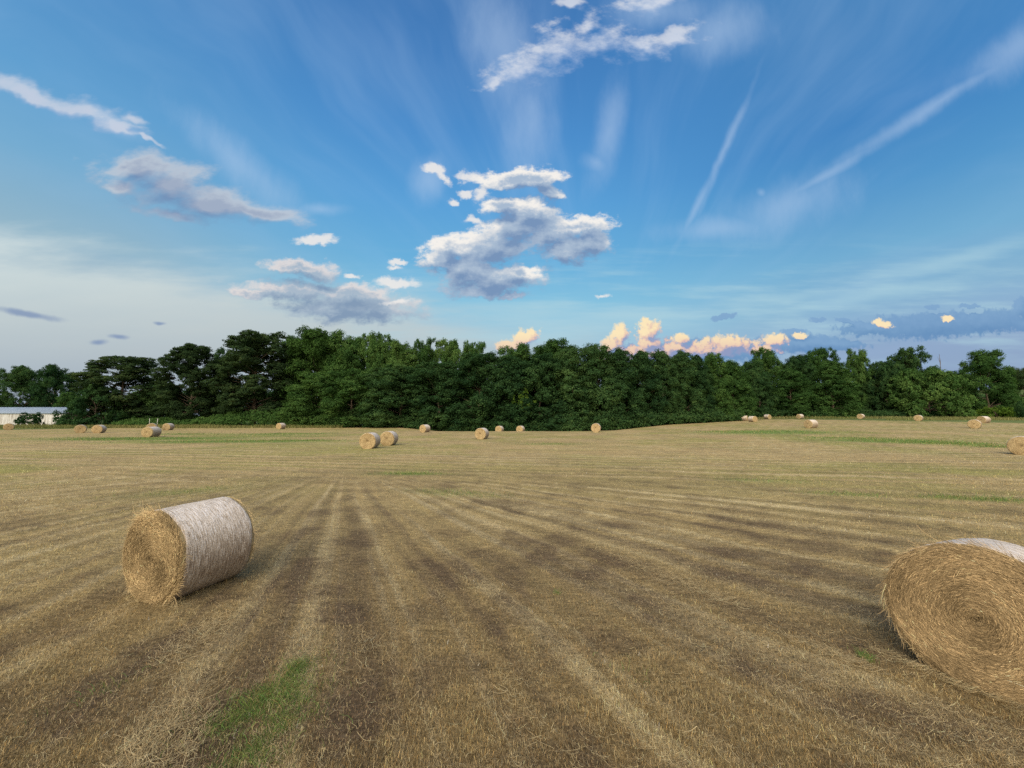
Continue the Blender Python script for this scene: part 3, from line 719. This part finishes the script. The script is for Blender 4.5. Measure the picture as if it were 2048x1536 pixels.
# ------------------------------------------------------------------ trees
def leaf_mat(name, stops, trans=.30):
    m, g, out = new_mat(name)
    oi = g.node('ShaderNodeObjectInfo').outputs['Random']
    a = g.m('ADD', g.attr('tint').outputs['Fac'], g.lin(oi, 0, 1, -.20, .22), clamp=True)
    col = g.ramp(a, stops)
    d = g.node('ShaderNodeBsdfDiffuse'); g.l.new(col, d.inputs[0])
    t = g.node('ShaderNodeBsdfTranslucent'); g.l.new(g.mix(1.0, col, (1.0, 1.15, .5), 'MULTIPLY'), t.inputs[0])
    mx = g.node('ShaderNodeMixShader'); mx.inputs[0].default_value = trans
    g.l.new(d.outputs[0], mx.inputs[1]); g.l.new(t.outputs[0], mx.inputs[2]); g.l.new(mx.outputs[0], out.inputs[0])
    return m
M_LEAF = {
 'pine': leaf_mat('pine_needles', [(0, (.020, .040, .020)), (.5, (.042, .078, .032)), (1, (.085, .120, .045))]),
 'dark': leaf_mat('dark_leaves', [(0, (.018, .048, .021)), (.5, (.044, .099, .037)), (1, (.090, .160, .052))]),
 'mid': leaf_mat('green_leaves', [(0, (.028, .070, .022)), (.5, (.064, .138, .040)), (1, (.120, .205, .058))]),
 'light': leaf_mat('light_leaves', [(0, (.032, .074, .020)), (.5, (.066, .134, .036)), (1, (.115, .190, .052))]),
 'bright': leaf_mat('bright_leaves', [(0, (.060, .12, .018)), (.5, (.12, .21, .035)), (1, (.19, .29, .06))]),
}
def bark_mat():
    m, g, out = new_mat('bark')
    n = g.noise(g.mapping(g.obj_co(), (0, 0, 0), (0, 0, 0), (6, 6, 1.2), 'POINT'), 1.0, 5, .65)
    pbsdf(g, out, g.ramp(n, [(.3, (.05, .038, .028)), (.6, (.17, .135, .105)), (.8, (.26, .22, .18))]), .95, n, .05, .6, spec=.1); return m
M_BARK = bark_mat()

def leaves(rg, C, Nrm, Rc, per, size, flat=.65, tint=None, spread=.55):
    """leaf-sized faces clustered in clumps: C centres, Nrm outward directions, Rc clump radii"""
    n = len(C); idx = np.repeat(np.arange(n), per); N = len(idx)
    v = rg.normal(0, 1, (N, 3)); v /= np.linalg.norm(v, axis=1, keepdims=True); v *= (rg.random((N, 1)) ** .45)
    v[:, 2] *= flat
    P = C[idx] + v * Rc[idx][:, None]
    nr = Nrm[idx] * .7 + v * .8 + np.array((0, 0, .35)) + rg.normal(0, spread, (N, 3)); nr /= np.linalg.norm(nr, axis=1, keepdims=True)
    a = np.cross(nr, rg.normal(0, 1, (N, 3))); a /= np.linalg.norm(a, axis=1, keepdims=True); b = np.cross(nr, a)
    s = size * (.6 + .8 * rg.random(N))[:, None]
    fold = nr * s * .18
    V = np.stack([P - a * s, P - b * s * .55 + fold, P + a * s, P + b * s * .55 + fold], 1).reshape(-1, 3)
    F = np.arange(N * 4).reshape(-1, 4)
    if tint is None: tint = rg.normal(.45, .20, n)
    t = np.clip(tint[idx] + rg.normal(0, .14, N), 0, 1)
    return V, F, np.repeat(t, 4)

def tree_proto(kind, seed):
    """returns (crown V,F,tint), (trunk V,F), height, radius"""
    rg = np.random.default_rng(seed); paths = []
    lobes = []                                    # centre, radii
    def ring(n, z0, z1, env, rl, flat, jit=.3):
        for k in range(n):
            z = z0 + (z1 - z0) * (k + rg.random()) / n; a = k * 2.4 + rg.normal(0, .4)
            e_ = Rr * env(z) * (1 - jit / 2 + jit * rg.random()); r_ = rl(z) * (.8 + .4 * rg.random()); d = max(0, e_ - r_ * .7)
            lobes.append(((d * math.cos(a), d * math.sin(a), z * H), (r_ * 1.12, r_ * 1.12, r_ * flat)))
    dome = lambda zc, lo, hi: (lambda z: math.sqrt(max(.04, 1 - ((z - zc) / ((hi - zc) if z > zc else (zc - lo))) ** 2)))
    top = .66
    if kind == 'broad':
        H, Rr = 16.0, 5.0
        ring(34, .05, .92, dome(.42, -.5, 1.04), lambda z: 1.75 - .5 * z, .9); ring(8, .60, .90, lambda z: .35, lambda z: 1.5, .95)
        for k in range(6): lobes.append(((rg.normal(0, 1.2), rg.normal(0, 1.2), H * (.93 + .04 * rg.random())), (.85, .85, 1.0)))
        dens, cl, per, sz, bare, top = 1.9, .66, 62, .132, .3, .55
    elif kind == 'wide':
        H, Rr = 12.0, 8.5
        ring(60, .05, .88, dome(.30, -.7, 1.05), lambda z: 1.7 - .5 * z, .9, .4); ring(14, .6, .9, lambda z: .4, lambda z: 1.4, .95, .6)
        dens, cl, per, sz, bare, top = 1.6, .62, 32, .20, .3, .55
    elif kind == 'column':
        H, Rr = 16.0, 3.6
        ring(38, .04, .92, lambda z: min(1.0, (1.05 - z) / .55) ** .55, lambda z: 1.6 - .7 * z, 1.05, .3); ring(6, .60, .88, lambda z: .3, lambda z: 1.2, 1.0)
        for k in range(5): lobes.append(((rg.normal(0, .7), rg.normal(0, .7), H * (.90 + .05 * rg.random())), (.6, .6, .95)))
        dens, cl, per, sz, bare, top = 2.0, .60, 62, .126, .2, .55
    elif kind == 'open':
        H, Rr = 15.0, 6.0
        ring(30, .26, .90, dome(.56, .0, 1.05), lambda z: 1.75 - .5 * z, .85, .45); ring(8, .55, .88, lambda z: .35, lambda z: 1.5, .9)
        for k in range(6): lobes.append(((rg.normal(0, 2.0), rg.normal(0, 2.0), H * (.92 + .04 * rg.random())), (.9, .9, .8)))
        ring(9, .06, .28, lambda z: .55, lambda z: 1.5, .85, .4)
        dens, cl, per, sz, bare, top = 1.7, .62, 52, .145, .5, .7
    elif kind == 'pine':
        H, Rr = 18.0, 5.6
        ring(54, .12, .92, dome(.54, -.35, 1.04), lambda z: 1.7 - .5 * z, .74, .4); ring(8, .60, .92, lambda z: .33, lambda z: 1.4, .6)
        for k in range(5): lobes.append(((rg.normal(0, 1.3), rg.normal(0, 1.3), H * (.93 + .04 * rg.random())), (1.2, 1.2, .65)))
        dens, cl, per, sz, bare, top = 2.7, .54, 48, .135, 1.2, .82
    elif kind == 'cedar':
        H, Rr = 8.0, 5.2
        ring(34, .04, .90, lambda z: (1 - z ** 1.5) * .95 + .12, lambda z: 1.5 - .8 * z, .7)
        dens, cl, per, sz, bare = 1.9, .5, 32, .165, .2
    else:                                         # shrub
        H, Rr = 3.0, 2.6
        ring(18, .10, .84, dome(.2, -.6, 1.02), lambda z: .85 - .2 * z, .85)
        dens, cl, per, sz, bare = 3.2, .33, 28, .12, .1
    Cs, Ns, Rs, Ts = [], [], [], []
    for (c, r3) in lobes:
        ar = 4 * math.pi * (r3[0] * r3[0] + 2 * r3[0] * r3[2]) / 3; q = max(5, int(ar * dens * .55))
        v = rg.normal(0, 1, (q, 3)); v[:, 2] = v[:, 2] + .25; v /= np.linalg.norm(v, axis=1, keepdims=True)
        p = np.array(c) + v * np.array(r3) * (.66 + .38 * rg.random((q, 1)))
        Cs.append(p); Ns.append(v * np.array((1, 1, 1.0))); Rs.append(cl * (.65 + .7 * rg.random(q)))
        Ts.append(rg.normal(.42 + rg.normal(0, .11), .13, q))
    C, Nn, Rc, T = map(np.concatenate, (Cs, Ns, Rs, Ts))
    ok = C[:, 2] > bare * .6; C, Nn, Rc, T = C[ok], Nn[ok], Rc[ok], T[ok]
    crown = leaves(rg, C, Nn, Rc, per, sz, .8 if kind != 'pine' else .5, T)
    rad_ = np.hypot(crown[0][:, 0], crown[0][:, 1]); Rr = float(np.percentile(rad_, 97)); Hc = H; H = float(np.percentile(crown[0][:, 2], 99.8))
    # trunk and limbs reaching to the lobes
    if kind != 'shrub':
        H_, H = H, Hc; br = .020 * H; wob = rg.normal(0, .12, (7, 2)).cumsum(0)
        zt_ = np.linspace(-.6, H * top, 7); rad = br * (1 - np.linspace(0, .8, 7))
        pts = [(wob[i, 0], wob[i, 1], zt_[i]) for i in range(7)]; rad[0] = br * 1.35
        paths.append((pts, rad))
        for (c, r3) in lobes:
            if c[2] < bare or rg.random() < .12: continue
            z0 = max(H * .16, c[2] - .25 * math.hypot(c[0], c[1]) - rg.random() * 1.5); z0 = min(z0, H * top * .96); k = np.interp(z0, zt_, np.arange(7)); i = int(min(5, k)); f = k - i
            p0 = np.array(pts[i]) * (1 - f) + np.array(pts[i + 1]) * f; p1 = np.array(c); rb = np.interp(z0, zt_, rad) * .42
            mid = (p0 + p1) / 2 + np.array((0, 0, -.12 * abs(p1[2] - p0[2]) + .3)) + rg.normal(0, .15, 3)
            paths.append(([p0, mid, p1], [rb, rb * .65, rb * .2]))
    else:
        for k in range(7):
            a = rg.random() * 6.28; paths.append(([(0, 0, -.2), (.5 * math.cos(a), .5 * math.sin(a), 1.0), (1.3 * math.cos(a), 1.3 * math.sin(a), 2.2)], [.06, .045, .015]))
    if kind != 'shrub': H = H_
    return crown, tubes(paths, 6), H, Rr

PROTO = {}
def get_proto(kind, v, leaf):
    key = (kind, v, leaf)
    if key in PROTO: return PROTO[key], False
    (V, F, T), (tv, tf), H, Rr = tree_proto(kind, {'broad': 100, 'column': 200, 'open': 300, 'wide': 700, 'pine': 400, 'cedar': 500, 'shrub': 600}[kind] + v * 7)
    root = empty('x', (0, 0, 0))
    mesh('crown' if kind != 'shrub' else 'foliage', V, F, M_LEAF[leaf], root, attrs={'tint': T})
    mesh('trunk' if kind != 'shrub' else 'stems', tv, tf, M_BARK, root, smooth_sh=True)
    PROTO[key] = (root, H, Rr); return PROTO[key], True

NAMES = {'wide': 'spreading_tree', 'broad': 'broadleaf_tree', 'column': 'slender_tree', 'open': 'open_crowned_tree', 'pine': 'pine_tree', 'cedar': 'bushy_conifer', 'shrub': 'shrub'}
GW, GL, GR = 'trees along the dark wood in the middle', 'trees of the left-hand grove', 'trees along the right-hand edge of the field'
def tree(kind, v, leaf, px, top, width, Y, label, group):
    (root, H, Rr), fresh = get_proto(kind, v, leaf)
    o = root if fresh else copy_tree(root)
    u, vv = uv(px, top); x = u * Y; z0 = zt(x, Y); h = CAM_H + vv * Y - z0
    w = width / 2 / FPX * Y * math.cos(math.atan(u)) ** .8 * (1.28 if group == GW else 1.12)
    o.name = NAMES[kind]; o.location = (x, Y, z0 - .05); o.scale = (w / Rr * 1.04, w / Rr * 1.04, h / H)
    o.rotation_euler = (0, 0, random.random() * 6.28)
    tag(o, label, 'shrub' if kind == 'shrub' else 'tree', group)
    return o
TREES = [
 # left: behind and beside the shed
 ('open', 0, 'dark', 46, 733, 96, 128, 'left one of the two rounded trees standing behind the metal shed', GL),
 ('open', 1, 'dark', 116, 731, 84, 124, 'right one of the two rounded trees standing behind the metal shed', GL),
 ('shrub', 0, 'light', 8, 792, 44, 150, 'pale green bush showing above the shed roof at the left picture edge', GL),
 ('broad', 0, 'mid', 140, 785, 50, 118, 'small green tree filling the gap between shed end and dark conifer', GL),
 ('cedar', 0, 'dark', 193, 768, 118, 90, 'dense dark bushy conifer spreading to the ground beside the shed', GL),
 ('pine', 0, 'pine', 252, 712, 155, 97, 'wide dark pine with pale straight trunk, nearest pine to the shed', GL),
 ('pine', 1, 'pine', 386, 689, 118, 95, 'rugged dark pine with open branches and sky showing through its lower gaps', GL),
 ('broad', 2, 'dark', 330, 770, 90, 100, 'low dark tree filling the gap between the two rugged pines', GL),
 ('open', 2, 'dark', 452, 700, 60, 104, 'thin ragged tree squeezed between rugged pine and tall spreading pine', GL),
 ('pine', 2, 'pine', 515, 664, 150, 97, 'tall spreading pine with pale forked limbs and layered crown, tallest of the pines', GL),
 ('open', 0, 'mid', 592, 674, 70, 112, 'green tree just behind right shoulder of the tall spreading pine', GL),
 # middle, behind
 ('broad', 0, 'light', 640, 660, 108, 103, 'tall light green tree, highest peak of the wood right of the tall pine', GW),
 ('broad', 1, 'mid', 695, 668, 80, 102, 'round-topped green tree right of the wood\'s highest peak', GW),
 ('open', 1, 'mid', 752, 665, 80, 104, 'tree with jagged separate crown tufts above the mid field bale pair', GW),
 ('broad', 2, 'mid', 800, 685, 74, 101, 'green tree behind, sloping down right of the jagged crown tufts', GW),
 ('open', 2, 'mid', 850, 680, 62, 103, 'lone rounded crown standing out with sky gaps on either side', GW),
 ('open', 0, 'mid', 902, 682, 74, 104, 'thin crown with sky showing through, right of the lone rounded crown', GW),
 ('open', 3, 'mid', 946, 684, 50, 103, 'small feathery crown at the wood top just left of the pale cloud tower', GW),
 ('broad', 1, 'mid', 1035, 694, 90, 97, 'green tree hiding the foot of the leftmost sunlit cloud tower', GW),
 ('broad', 0, 'mid', 1100, 683, 96, 96, 'broad-topped green tree just right of the leftmost sunlit cloud tower', GW),
 # middle, front wall down to the grass
 ('broad', 2, 'mid', 640, 745, 100, 92, 'rounded lower tree in front of the wood\'s highest peak', GW),
 ('broad', 1, 'mid', 712, 740, 112, 89, 'bushy front tree down to the ground, straight above the mid field bale pair', GW),
 ('broad', 0, 'dark', 800, 730, 120, 88, 'wide front tree reaching the ground just left of the small half-side bale', GW),
 ('broad', 2, 'dark', 880, 726, 104, 87, 'dark leafy front tree between half-side bale and medium lone bale', GW),
 ('broad', 1, 'dark', 958, 706, 110, 85, 'large dark front tree rising straight above the medium lone bale', GW),
 ('column', 0, 'dark', 1022, 712, 84, 84, 'tall dark front tree with a yellowish vine patch low on it', GW),
 ('broad', 0, 'dark', 1082, 712, 100, 86, 'dark full front tree above the second half-sunk bale', GW),
 ('column', 1, 'dark', 1140, 694, 86, 85, 'dark dense front tree just left of the full-faced crest bale', GW),
 ('column', 2, 'dark', 1192, 690, 84, 86, 'dark tall front tree straight behind the full-faced crest bale', GW),
 ('column', 0, 'dark', 1238, 700, 74, 86, 'dark slender tree below the left sunlit cloud tower', GW),
 ('column', 1, 'dark', 1282, 704, 70, 87, 'dark slender tree below the tallest sunlit cloud tower', GW),
 ('column', 2, 'dark', 1322, 703, 62, 88, 'dark pointed tree just right of the tallest sunlit cloud tower', GW),
 ('column', 0, 'dark', 1362, 704, 66, 89, 'dark straight tree in the even row, third from the wood corner', GW),
 ('column', 1, 'dark', 1392, 712, 56, 90, 'dark narrow tree in the even row, second from the wood corner', GW),
 ('column', 2, 'mid', 1425, 707, 56, 92, 'greener pointed tree standing slightly above the end of the even row', GW),
 ('column', 0, 'mid', 1462, 722, 62, 94, 'light green tree at the corner where the dark wood ends', GW),
 # right
 ('broad', 2, 'dark', 1502, 722, 60, 116, 'shaded tree just behind the wood corner bales', GR),
 ('open', 3, 'mid', 1532, 699, 74, 122, 'upright rounded crown rising behind the wood corner, left of the fingered crown', GR),
 ('broad', 1, 'dark', 1512, 742, 70, 111, 'low dark tree behind the tiny pale bale at the wood edge', GR),
 ('open', 1, 'mid', 1634, 697, 84, 122, 'crown of upright leafy fingers on the right-hand skyline', GR),
 ('broad', 0, 'dark', 1588, 712, 70, 121, 'dark tree on the skyline left of the fingered crown', GR),
 ('column', 1, 'mid', 1580, 738, 78, 111, 'light green front tree above the tiny pale-sided bale', GR),
 ('column', 2, 'mid', 1660, 724, 88, 111, 'tall pyramid-shaped green front tree beside the dark gap', GR),
 ('open', 2, 'mid', 1713, 699, 56, 122, 'ball-shaped crown on the skyline above the dark gap', GR),
 ('wide', 1, 'dark', 1765, 724, 86, 118, 'shadowy tree with layered branches inside the dark gap', GR),
 ('broad', 2, 'dark', 1736, 756, 66, 121, 'low shaded tree at the back of the dark gap', GR),
 ('open', 3, 'dark', 1815, 698, 92, 120, 'wide flat-topped crown standing above the spreading tree', GR),
 ('wide', 0, 'mid', 1850, 738, 150, 109, 'broad spreading tree with drooping sides above the white-rimmed bale', GR),
 ('broad', 1, 'dark', 1912, 741, 50, 126, 'small rounded tree behind, between spreading tree and tall right tree', GR),
 ('broad', 2, 'mid', 1966, 702, 104, 106, 'tall full green tree standing apart, above the overlapping bale pair', GR),
 ('column', 0, 'mid', 2000, 742, 56, 108, 'side stem of leaves at the right foot of the tall apart tree', GR),
 ('broad', 1, 'pine', 2040, 735, 60, 150, 'distant dark tree at the right picture edge', GR),
 ('shrub', 1, 'bright', 1992, 813, 84, 100, 'bright yellow-green bush glowing in front of the right-hand trees', GR),
 ('shrub', 2, 'dark', 2050, 800, 44, 92, 'dark bush cut by the right picture edge', GR),
 ('shrub', 0, 'dark', 62, 824, 46, 97, 'dark green bush in front of the corrugated shed wall', GL),
 ('shrub', 1, 'mid', 124, 841, 26, 99, 'low weedy bush at the open end of the shed', GL),
]
for t_, o_ in [(t_, tree(*t_)) for t_ in TREES]:
    if 'vine' in t_[7]:                            # a yellowish creeper low on its outer leaves
        rg_ = np.random.default_rng(3); q_ = 70; u_, v_ = uv(1046, 803); Y_ = 79.6
        C_ = np.stack([u_ * Y_ + rg_.normal(0, .75, q_), Y_ + rg_.normal(0, .5, q_), CAM_H + v_ * Y_ + rg_.normal(0, 1.15, q_)], 1)
        V_, F_, T_ = leaves(rg_, C_, np.tile((0., -.8, .4), (q_, 1)), np.full(q_, .38), 22, .12, .8)
        c_ = mesh('vine', V_, F_, M_LEAF['bright'], attrs={'tint': T_}); c_.parent = o_; c_.matrix_parent_inverse = o_.matrix_basis.inverted()
        c_['label'] = 'yellowish green vine low on the tree'

# bare dead stem poking out of the right-hand trees
def snag():
    u, v = uv(1878, 708); Y = 116; x = u * Y; z0 = zt(x, Y); h = CAM_H + v * Y - z0
    V, F = tubes([([(0, 0, -.3), (.15, 0, h * .5), (.05, 0, h)], [.2, .14, .04]), ([(.1, 0, h * .82), (.5, .1, h * .93)], [.06, .02]), ([(.08, 0, h * .86), (-.4, .1, h * .96)], [.05, .02])], 6)
    o = mesh('dead_tree', V, F, M_BARK); o.location = (x, Y, z0); tag(o, 'bare dead stem poking above the right-hand trees', 'dead tree')
snag()

# low green growth along the foot of the wood
def thicket(name, line, n, leaf, hmin, hmax, depth, label, seed, size=.13):
    rg = np.random.default_rng(seed); t = rg.random(n) * (len(line) - 1); i = np.minimum(t.astype(int), len(line) - 2); f = t - i
    A = np.array([(uv(px, 840)[0] * Y, Y, hh) for px, Y, hh in line])
    b = A[i] * (1 - f)[:, None] + A[i + 1] * f[:, None]
    dy = rg.random(n) * depth; x = b[:, 0] * (1 + dy / b[:, 1]) + rg.normal(0, .3, n); y = b[:, 1] + dy
    hh = b[:, 2] * (.55 + .75 * fbm(x * .28, y * .28, seed, 3)) * (.55 + .45 * smooth(0, depth * .5, dy)); u = rg.random(n) ** .7
    C = np.stack([x, y, terrain(x, y) + .15 + hh * u], 1)
    Nn = np.tile((0, -.75, .5), (n, 1)) + rg.normal(0, .35, (n, 3)); Nn /= np.linalg.norm(Nn, axis=1, keepdims=True)
    V, F, T = leaves(rg, C, Nn, .28 + .30 * rg.random(n), 16, size, .7, .30 + .35 * fbm(x * .22, y * .22, seed + 4, 3) + rg.normal(0, .14, n))
    o = mesh(name, V, F, M_LEAF[leaf], attrs={'tint': T}); tag(o, label, 'undergrowth', kind='stuff')
thicket('undergrowth', [(225, 88, 1.6), (330, 88, 1.8), (420, 88, 2.6), (480, 88, 4.0), (600, 87, 4.4), (680, 86, 4.0)], 3600, 'mid', 1, 4, 6, 'bank of leafy green bushes at the foot of the pines', 71)
thicket('undergrowth', [(660, 84, 3.6), (800, 82.5, 3.2), (950, 80, 3.4), (1100, 79, 3.4), (1250, 80.5, 3.2), (1400, 84, 3.0), (1490, 90, 2.4)], 6400, 'dark', 1, 4, 5, 'dark leafy growth at the foot of the wood', 72)
thicket('undergrowth', [(1490, 107, 3.0), (1620, 107, 3.0), (1760, 108, 2.2), (1880, 106, 2.4), (1960, 104, 2.0), (2060, 100, 1.6)], 3600, 'dark', 1, 4, 6, 'dark leafy growth at the foot of the right-hand trees', 73)

# the inside of the wood and the land far behind it: one mass of trees seen through the gaps
def woods():
    rg = np.random.default_rng(5); Cs = []
    for px0, px1, Y0, Y1, h, q in ((215, 640, 108, 130, 10.5, 2600), (640, 1240, 100, 125, 12.5, 3800), (1200, 1500, 96, 125, 11.5, 2600), (1480, 2000, 122, 150, 10.5, 3200), (2000, 2300, 170, 260, 13, 800), (-500, 160, 190, 330, 9, 1500)):
        px = px0 + (px1 - px0) * rg.random(q); Y = Y0 + (Y1 - Y0) * rg.random(q); x = np.array([uv(p, 840)[0] for p in px]) * Y
        hh = h * (.75 + .45 * fbm(x * .12, Y * .12, 9, 3)) * np.minimum(1, .35 + .65 * np.minimum(px - px0, px1 - px) / 60 * (1 if px0 > 0 else 2))
        Cs.append(np.stack([x, Y, terrain(x, Y) + hh * rg.random(q) ** .6], 1))
    C = np.concatenate(Cs); n = len(C)
    Nn = np.tile((0, -.8, .4), (n, 1)) + rg.normal(0, .3, (n, 3))
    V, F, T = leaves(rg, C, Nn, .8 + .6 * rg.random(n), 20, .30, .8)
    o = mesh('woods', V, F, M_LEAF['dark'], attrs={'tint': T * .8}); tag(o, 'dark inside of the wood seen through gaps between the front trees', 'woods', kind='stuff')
woods()

# rough grass left standing along the field edges
def rough_grass():
    rg = np.random.default_rng(8); xs, ys = [], []
    for px0, px1, Y0, Y1, q in ((-260, 180, 78, 92, 9000), (150, 460, 80, 88, 5000), (460, 700, 82, 86, 2500), (1490, 1760, 103, 107, 2500), (1740, 2300, 86, 104, 12000)):
        px = px0 + (px1 - px0) * rg.random(q); Y = Y0 + (Y1 - Y0) * rg.random(q); xs.append((px - 1024) / FPX * Y * 1.04); ys.append(Y)
    x, y = np.concatenate(xs), np.concatenate(ys); n = len(x); L = .35 + .55 * rg.random(n) * (.4 + 1.2 * fbm(x * .2, y * .2, 3, 2)); a = rg.random(n) * 6.28
    K = 3; P = np.zeros((n, K, 3)); z = terrain(x, y)
    for k in range(K):
        u = k / 2; P[:, k, 0] = x + np.cos(a) * L * .35 * u * u; P[:, k, 1] = y + np.sin(a) * L * .35 * u * u; P[:, k, 2] = z - .02 + L * u * (1 - .15 * u)
    V, F = ribbons(P, np.stack([np.cos(a + 1.3), -np.abs(np.sin(a + 1.3)) - .4, np.full(n, .2)], 1), .05 + .05 * rg.random(n), .2)
    f = fbm(x * .15, y * .3, 12, 3)[:, None]
    c = (np.array((.11, .15, .045)) * f + np.array((.24, .22, .10)) * (1 - f)) * np.exp(rg.normal(0, .35, (n, 1)))
    o = mesh('tall_grass', V, F, M_BLADE, attrs={'tone': np.repeat(c, K * 2, 0)}); tag(o, 'rough olive grass left standing along the field edge', 'grass', kind='stuff')
rough_grass()

# ------------------------------------------------------------------ metal shed at the left edge
def shed():
    Y = 108.0; x1 = uv(131, 840)[0] * Y; x0 = uv(-330, 840)[0] * Y; W = x1 - x0; x = x1
    z = zt(x1, Y); hw = CAM_H + uv(60, 826)[1] * Y - z; hr = CAM_H + uv(60, 814.5)[1] * (Y + 3.5) - z
    r = empty('metal_shed', (x1, Y, z)); tag(r, 'long low metal shed with grey-blue roof and stained white corrugated wall', 'shed')
    # corrugated front wall
    n = int(W / .14); xs = -np.arange(n) * .14; dep = np.where(np.arange(n) % 2 == 0, 0, .07)
    V = np.concatenate([np.stack([xs, -dep, np.full(n, -.3)], 1), np.stack([xs, -dep, np.full(n, hw)], 1), np.stack([xs, np.full(n, .05), np.full(n, -.3)], 1), np.stack([xs, np.full(n, .05), np.full(n, hw)], 1)])
    i = np.arange(n - 1); F = np.concatenate([np.stack([i, i + 1, n + i + 1, n + i], 1), np.stack([2 * n + i + 1, 2 * n + i, 3 * n + i, 3 * n + i + 1], 1)])
    m, g, out = new_mat('white_corrugated'); co = g.obj_co()
    st = g.noise(g.mapping(co, (0, 0, 0), (0, 0, 0), (2.2, 1, .25), 'POINT'), 1.0, 4, .65)
    col = g.ramp(st, [(.32, (.22, .20, .18)), (.43, (.44, .445, .44)), (.58, (.58, .60, .62))]); pbsdf(g, out, col, .6)
    mesh('wall', V, F, m, r)
    # roof: two slopes with ribs
    m2, g, out = new_mat('roof_metal'); nz = g.noise(g.obj_co(), .8, 4, .6)
    pbsdf(g, out, g.ramp(nz, [(.3, (.22, .30, .41)), (.7, (.31, .40, .52))]), .5, spec=.4)
    D = 7.0; lst = []; V, F = [], []
    for s_, (ya, za, yb, zb) in enumerate(((-.35, hw - .06, D / 2, hr), (D / 2, hr, D + .35, hw - .06))):
        V += [(.3, ya, za), (-W, ya, za), (-W, yb, zb), (.3, yb, zb), (.3, ya, za - .12), (-W, ya, za - .12), (-W, yb, zb - .12), (.3, yb, zb - .12)]
        q = 8 * s_; F += [(q, q + 3, q + 2, q + 1), (q + 4, q + 5, q + 6, q + 7), (q, q + 1, q + 5, q + 4), (q, q + 4, q + 7, q + 3), (q + 1, q + 2, q + 6, q + 5)]
    for k in range(int(W / .9)):
        xx = -k * .9; q = len(V); V += [(xx, -.36, hw - .05), (xx - .06, -.36, hw - .05), (xx - .06, D / 2, hr + .03), (xx, D / 2, hr + .03), (xx, -.36, hw - .0), (xx - .06, -.36, hw - .0), (xx - .06, D / 2, hr + .08), (xx, D / 2, hr + .08)]
        F += [(q + 4, q + 7, q + 6, q + 5), (q, q + 1, q + 5, q + 4), (q, q + 4, q + 7, q + 3), (q + 1, q + 2, q + 6, q + 5)]
    mesh('roof', np.array(V, float), np.array(F), m2, r)
    m3, g, out = new_mat('dark_timber'); nz = g.noise(g.obj_co(), 4, 4, .6); pbsdf(g, out, g.ramp(nz, [(.3, (.03, .026, .022)), (.7, (.08, .07, .06))]), .9)
    V, F = boxes([(-.1, 0, .06, D - .05, -.3, hw - .2)]); mesh('end_wall', V, F, m3, r)
    V, F = boxes([(-W, -.12, D - .06, D, -.3, hw - .2)]); mesh('back_wall', V, F, m3, r)
    for xx in (.02, 1.9):
        V, F = boxes([(xx, xx + .16, -.1, .06, -.3, hw - .1)]); mesh('post', V, F, m3, r)
    V, F = boxes([(.18, 2.2, -.08, 6.8, hw - .1, hw + .02)]); mesh('lean_to_roof', V, F, m3, r)
    # white chest left by the shed end
    m4, g, out = new_mat('white_enamel'); nz = g.noise(g.obj_co(), 3, 4, .6); pbsdf(g, out, g.ramp(nz, [(.3, (.5, .5, .48)), (.6, (.78, .78, .77))]), .5)
    xx = uv(110, 848)[0] * 101; o = empty('white_tank', (xx, 101, zt(xx, 101))); tag(o, 'small white tank in the weeds at the shed corner', 'tank')
    a = np.linspace(0, 2 * math.pi, 15)[:-1]; V = np.concatenate([np.stack([.55 * np.cos(a) * k, .4 * np.sin(a) * k, np.full(14, zz)], 1) for k, zz in ((.9, 0), (1, .1), (1, .75), (.85, .9))])
    F = [(i + 14 * k, (i + 1) % 14 + 14 * k, (i + 1) % 14 + 14 * (k + 1), i + 14 * (k + 1)) for k in range(3) for i in range(14)]
    mesh('body', V, np.array(F), m4, o)
    V, F = boxes([(-.40, .40, -.28, .28, .895, .96)]); mesh('lid', V, F, m4, o)
    # two pale fence posts by the pines
    for px, lab in ((299, 'left of two thin pale fence posts standing below the rugged pine'), (315, 'right of two thin pale fence posts standing below the rugged pine')):
        Yp = 86; xx = uv(px, 840)[0] * Yp; hp = CAM_H + uv(px, 837)[1] * Yp - zt(xx, Yp)
        V, F = tubes([([(0, 0, -.3), (.01, 0, hp * .5), (.02, .01, hp), (.02, .01, hp + .02)], [.04, .038, .036, .01])], 8)
        o = mesh('fence_post', V, F, m4); o.location = (xx, Yp, zt(xx, Yp)); tag(o, lab, 'fence post', 'pale fence posts below the pines')
shed()
